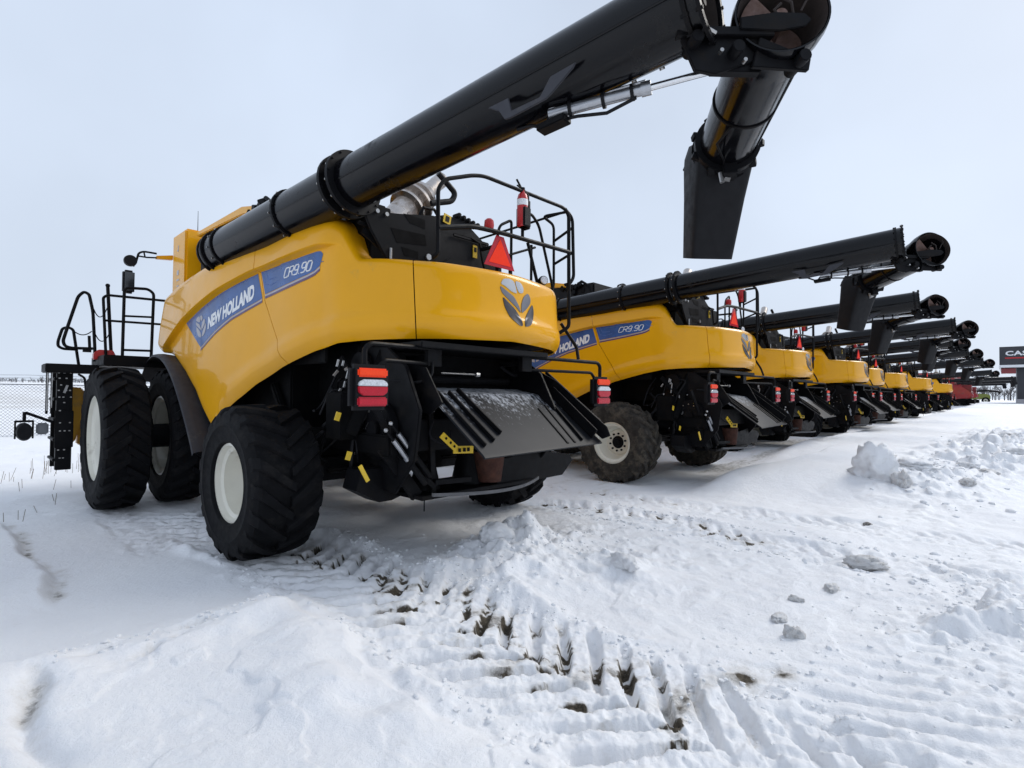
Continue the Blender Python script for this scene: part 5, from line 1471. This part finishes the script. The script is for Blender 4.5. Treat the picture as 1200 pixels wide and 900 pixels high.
# ------------------------------------------------------------------ far trees
def tree_mesh(mb, x, y, z, h, rnd):
    def branch(p, d, L, r, lev):
        q = p + d * L; s_ = d.cross(V((0.3, 0.9, 0.1))).normalized() * r
        t_ = d.cross(s_).normalized() * r
        mb.add([p - s_, p + s_, q + s_ * .6, q - s_ * .6, p - t_, p + t_, q + t_ * .6, q - t_ * .6], [(0, 1, 2, 3), (4, 5, 6, 7)])
        if lev == 0: return
        for k in range(3 if lev > 1 else 4):
            nd = (d + V((rnd.uniform(-.9, .9), rnd.uniform(-.9, .9), rnd.uniform(-.15, .6)))).normalized()
            branch(p + d * L * rnd.uniform(0.45, 1.0), nd, L * rnd.uniform(0.5, 0.75), r * 0.6, lev - 1)
    branch(V((x, y, z)), V((rnd.uniform(-.1, .1), 0, 1)), h * 0.42, h * 0.022, 3)
rnd = random.Random(11)
mb = MB()
for k in range(620):
    y = rnd.uniform(470, 560); x = rnd.uniform(-70, 130)
    tree_mesh(mb, x, y, ground_z(x, y) - 0.3, rnd.choice((3, 3, 3.5, 4, 4.5, 6)) * rnd.uniform(.7, 1.1), rnd)
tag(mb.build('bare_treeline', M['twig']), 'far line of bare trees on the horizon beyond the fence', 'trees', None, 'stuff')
mb = MB()
for k in range(60):
    x = rnd.uniform(280, 340); y = rnd.uniform(-16, 14)
    tree_mesh(mb, x, y, 0.4, rnd.uniform(6, 10.5), rnd)
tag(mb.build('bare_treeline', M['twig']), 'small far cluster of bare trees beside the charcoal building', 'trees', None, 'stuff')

# ------------------------------------------------------------------ lumps of snow
def clod(x, y, sx, sy, sz, seed, label, m='clod', dirty=0.0):
    bm = bmesh.new(); bmesh.ops.create_icosphere(bm, subdivisions=4, radius=1)
    for v in bm.verts:
        p = v.co.copy(); o = V((seed * 3.1, seed * 1.7, 0))
        n = mnoise.fractal(p * 1.3 + o, 0.9, 2.1, 3) * 0.30 + mnoise.cell(p * 1.7 + o + V((mnoise.noise(p * 3 + o) * .3,) * 3)) * 0.20 - abs(mnoise.noise(p * 3.3 + o)) * 0.24 + mnoise.fractal(p * 6 + o, 0.7, 2.1, 4) * 0.07
        v.co = p * (1 + n)
        v.co.z = max(v.co.z, -0.45)
    me = bpy.data.meshes.new('snow_lump'); bm.to_mesh(me); bm.free()
    for p in me.polygons: p.use_smooth = True
    dirty = dirty + (0.17 if m == 'clod' else 0)
    at = me.attributes.new('dirt', 'FLOAT', 'POINT')
    at.data.foreach_set('value', np.array([max(0, min(1, dirty + 0.25 * mnoise.noise(v.co * 2.0 + V((seed, 0, 0))))) for v in me.vertices], np.float32))
    me.materials.append(M['snow'] if m == 'snow' else M['clod'])
    o = bpy.data.objects.new('snow_lump', me); link(o)
    o.scale = (sx, sy, sz); o.location = (x, y, ground_z(x, y) + sz * 0.12); o.rotation_euler = (0, 0, seed)
    tag(o, label, 'snow lump', 'loose lumps of snow on the yard')
clod(6.98, -3.62, 0.36, 0.28, 0.47, 2.0, 'big white block of snow standing on the crest of the smooth drift', 'snow')
clod(6.74, -4.02, 0.17, 0.13, 0.20, 3.4, 'dirty brown-faced lump leaning against the big white snow block', 'clod', .14)
clod(7.75, -4.10, 0.34, 0.26, 0.12, 4.4, 'flat crumbled snow pile next to the big white block', 'snow')
clod(2.13, -4.32, 0.165, 0.10, 0.085, 5.1, 'widest grey lump of snow in the middle of the open snow', 'clod', .16)
clod(1.22, -4.24, 0.09, 0.06, 0.045, 6.3, 'flat grey lump between the widest grey one and the small dark one', 'clod', .10)
clod(0.75, -4.09, 0.055, 0.035, 0.032, 7.7, 'small low dark lump between the flat grey one and the round dirty one', 'clod', .18)
clod(0.08, -4.26, 0.055, 0.05, 0.07, 8.2, 'round upright dirty lump standing by the patch of crumbs', 'clod', .18)
clod(0.31, -4.10, 0.08, 0.05, 0.03, 9.5, 'thin crumbly slab of snow behind the round dirty lump', 'clod', .04)
clod(0.32, -2.82, 0.14, 0.10, 0.085, 10.6, 'clean white lump standing alone beyond the soil-flecked track', 'snow')
clod(-0.12, -1.62, 0.17, 0.14, 0.12, 11.9, 'white lump on top of the ridge between the rear wheels of the largest combine', 'snow')
clod(4.17, -4.0, 0.06, 0.045, 0.025, 12.3, 'small dark stone-like lump lying alone on the smooth drift', 'clod', .5)
clod(8.99, -4.99, 0.24, 0.13, 0.07, 13.2, 'wide flat grey slab in the loose trail across the drift', 'clod', .12)
clod(9.15, -4.70, 0.15, 0.12, 0.08, 14.8, 'small pale lump beside the wide flat slab of the loose trail', 'clod', .03)
clod(7.55, -4.80, 0.12, 0.10, 0.09, 15.5, 'brown-topped lump of the loose trail across the drift', 'clod', .2)
clod(15.5, -5.30, 0.40, 0.26, 0.16, 16.5, 'distant heap of broken snow at the end of the loose trail', 'clod', .08)
clod(11.3, -5.45, 0.22, 0.16, 0.12, 17.5, 'rough grey lump cut by the edge of the picture', 'clod', .06)

# loose crumbs of snow thrown up by the wheels
def crumbs():
    bm = bmesh.new(); bmesh.ops.create_icosphere(bm, subdivisions=1, radius=1)
    bv = np.array([v.co[:] for v in bm.verts]); bf = [tuple(v.index for v in f.verts) for f in bm.faces]; bm.free()
    g = np.random.default_rng(4); pos = []
    for k in range(520):
        s = g.choice((-1, 1)); y = g.uniform(-4.8, 0.4); pos.append((-1.37 + s * (0.5 + abs(g.normal(0, 0.12))), y, g.uniform(.006, .022)))
    for k in range(380): pos.append((g.normal(0.15, 0.55), g.normal(-1.75, 0.40), g.uniform(.005, .026)))
    for k in range(330): pos.append((g.normal(1.2, 1.1), g.normal(-5.1, 0.35), g.uniform(.004, .022)))
    for k in range(260): pos.append((2.4 + g.choice((-1, 1)) * (0.38 + abs(g.normal(0, .1))), g.uniform(-5, -0.5), g.uniform(.008, .03)))
    for k in range(160): pos.append((g.normal(8.2, 0.9), g.normal(-4.3, 0.35), g.uniform(.01, .05)))
    for k in range(200): pos.append((g.normal(12, 3.5), g.normal(-5.0, 0.5), g.uniform(.01, .06)))
    for k in range(110): pos.append((g.uniform(-3.4, -2.1), g.normal(-1.33, 0.08), g.uniform(.006, .02)))
    for k in range(120): pos.append((g.normal(-0.6, 0.6), g.normal(-4.3, 0.3), g.uniform(.005, .018)))
    P = np.array(pos); Z = terrain(P[:, 0], P[:, 1])[0]
    V_ = []; F_ = []
    for (x, y, s), z in zip(pos, Z):
        n = len(V_); q = bv * s * g.uniform(.65, 1.25, (len(bv), 1)) * np.array([g.uniform(.8, 1.4), g.uniform(.8, 1.3), g.uniform(.55, .9)])
        q = q + np.array([x, y, z - s * 0.02]); V_ += [tuple(v) for v in q]; F_ += [tuple(i + n for i in f) for f in bf]
    mb = MB(); mb.v = V_; mb.f = F_
    me = bpy.data.meshes.new('snow_crumbs'); me.from_pydata(V_, [], F_)
    o = finish('snow_crumbs', me, M['snow'], None, 60)
    tag(o, 'small crumbs of snow scattered beside the tyre tracks and ridges', 'snow crumbs', None, 'stuff')
crumbs()

# dry weeds near the ladder of the nearest machine
mb = MB(); rnd = random.Random(5)
for (cx, cy, n_, hh) in ((-2.95, 7.6, 8, 0.22), (-2.55, 8.2, 10, 0.26), (-2.2, 8.6, 9, 0.34), (-3.25, 3.6, 4, 0.16), (-3.0, 4.3, 3, 0.15), (-2.75, 5.9, 4, 0.16), (-2.0, 9.2, 8, .28)):
    for k in range(n_):
        x = cx + rnd.gauss(0, .22); y = cy + rnd.gauss(0, .3); z = ground_z(x, y); h = hh * rnd.uniform(.4, 1.1)
        mb.tube([(x, y, z - .02), (x + rnd.gauss(0, .12) * h, y, z + h)], 0.003, 4)
tag(mb.build('dry_weeds', M['straw']), 'thin dry weed stalks poking out of the snow at left', 'weeds', None, 'stuff')

# ------------------------------------------------------------------ light
w = bpy.data.worlds.new('World'); scene.world = w; w.use_nodes = True
nt = w.node_tree; bg = nt.nodes['Background']
sky = nt.nodes.new('ShaderNodeTexSky'); sky.sky_type = 'NISHITA'; sky.sun_disc = False
SUN_EL, SUN_AZ = R(38), R(105)      # azimuth clockwise from +y: the sun stands beyond the row, to the right
sky.sun_elevation = SUN_EL; sky.sun_rotation = SUN_AZ; sky.air_density = 1.0; sky.dust_density = 3.0
geo = nt.nodes.new('ShaderNodeTexCoord'); sep = nt.nodes.new('ShaderNodeSeparateXYZ'); nt.links.new(geo.outputs['Generated'], sep.inputs[0])
ramp = nt.nodes.new('ShaderNodeValToRGB'); e = ramp.color_ramp.elements
e[0].position = 0.0; e[0].color = (5.25, 5.95, 7.0, 1); e[1].position = 1.0; e[1].color = (4.5, 5.2, 6.4, 1)
k_ = ramp.color_ramp.elements.new(0.30); k_.color = (5.05, 5.75, 6.85, 1)
nt.links.new(sep.outputs['Z'], ramp.inputs['Fac'])
cn = nt.nodes.new('ShaderNodeTexNoise'); cn.inputs['Scale'].default_value = 2.0; cn.inputs['Detail'].default_value = 4
nt.links.new(geo.outputs['Generated'], cn.inputs['Vector'])
cm = nt.nodes.new('ShaderNodeMapRange'); cm.inputs[1].default_value = 0.3; cm.inputs[2].default_value = 0.7; cm.inputs[3].default_value = 0.91; cm.inputs[4].default_value = 1.07
nt.links.new(cn.outputs['Fac'], cm.inputs[0])
mul = nt.nodes.new('ShaderNodeVectorMath'); mul.operation = 'SCALE'; nt.links.new(ramp.outputs['Color'], mul.inputs[0]); nt.links.new(cm.outputs[0], mul.inputs['Scale'])
mx = nt.nodes.new('ShaderNodeMix'); mx.data_type = 'RGBA'; mx.inputs[0].default_value = 0.96     # cloud deck over the clear sky
nt.links.new(sky.outputs[0], mx.inputs[6]); nt.links.new(mul.outputs[0], mx.inputs[7])
nt.links.new(mx.outputs[2], bg.inputs['Color']); bg.inputs['Strength'].default_value = 0.10

sl = bpy.data.lights.new('sun', 'SUN'); sl.energy = 1.5; sl.angle = R(28); sl.color = (1.0, 0.96, 0.90)
so = bpy.data.objects.new('sun', sl); link(so)
sd = V((math.sin(SUN_AZ) * math.cos(SUN_EL), math.cos(SUN_AZ) * math.cos(SUN_EL), math.sin(SUN_EL)))
so.rotation_euler = sd.to_track_quat('Z', 'Y').to_euler()

# ------------------------------------------------------------------ camera
cd = bpy.data.cameras.new('camera'); cam = bpy.data.objects.new('camera', cd); link(cam)
cd.sensor_width = 36; cd.lens = 620.142 / 1200 * 36; cd.clip_end = 6000; cd.clip_start = 0.05
yaw, pit, rol = R(46.629), R(1.151), R(0.509)
fw = V((math.sin(yaw) * math.cos(pit), math.cos(yaw) * math.cos(pit), math.sin(pit)))
rt = V((math.cos(yaw), -math.sin(yaw), 0)); up = rt.cross(fw)
r2 = rt * math.cos(rol) + up * math.sin(rol); u2 = -rt * math.sin(rol) + up * math.cos(rol)
cam.matrix_world = Matrix(((r2.x, u2.x, -fw.x, -3.816), (r2.y, u2.y, -fw.y, -5.333), (r2.z, u2.z, -fw.z, 1.596), (0, 0, 0, 1)))
scene.camera = cam
scene.view_settings.view_transform = 'Standard'; scene.view_settings.look = 'None'; scene.view_settings.exposure = 0.46; scene.view_settings.gamma = 1.0
scene.view_settings.use_curve_mapping = False
scene.render.engine = 'CYCLES'; scene.cycles.max_bounces = 6; scene.cycles.use_denoising = True
scene.render.resolution_x = 1024; scene.render.resolution_y = 768
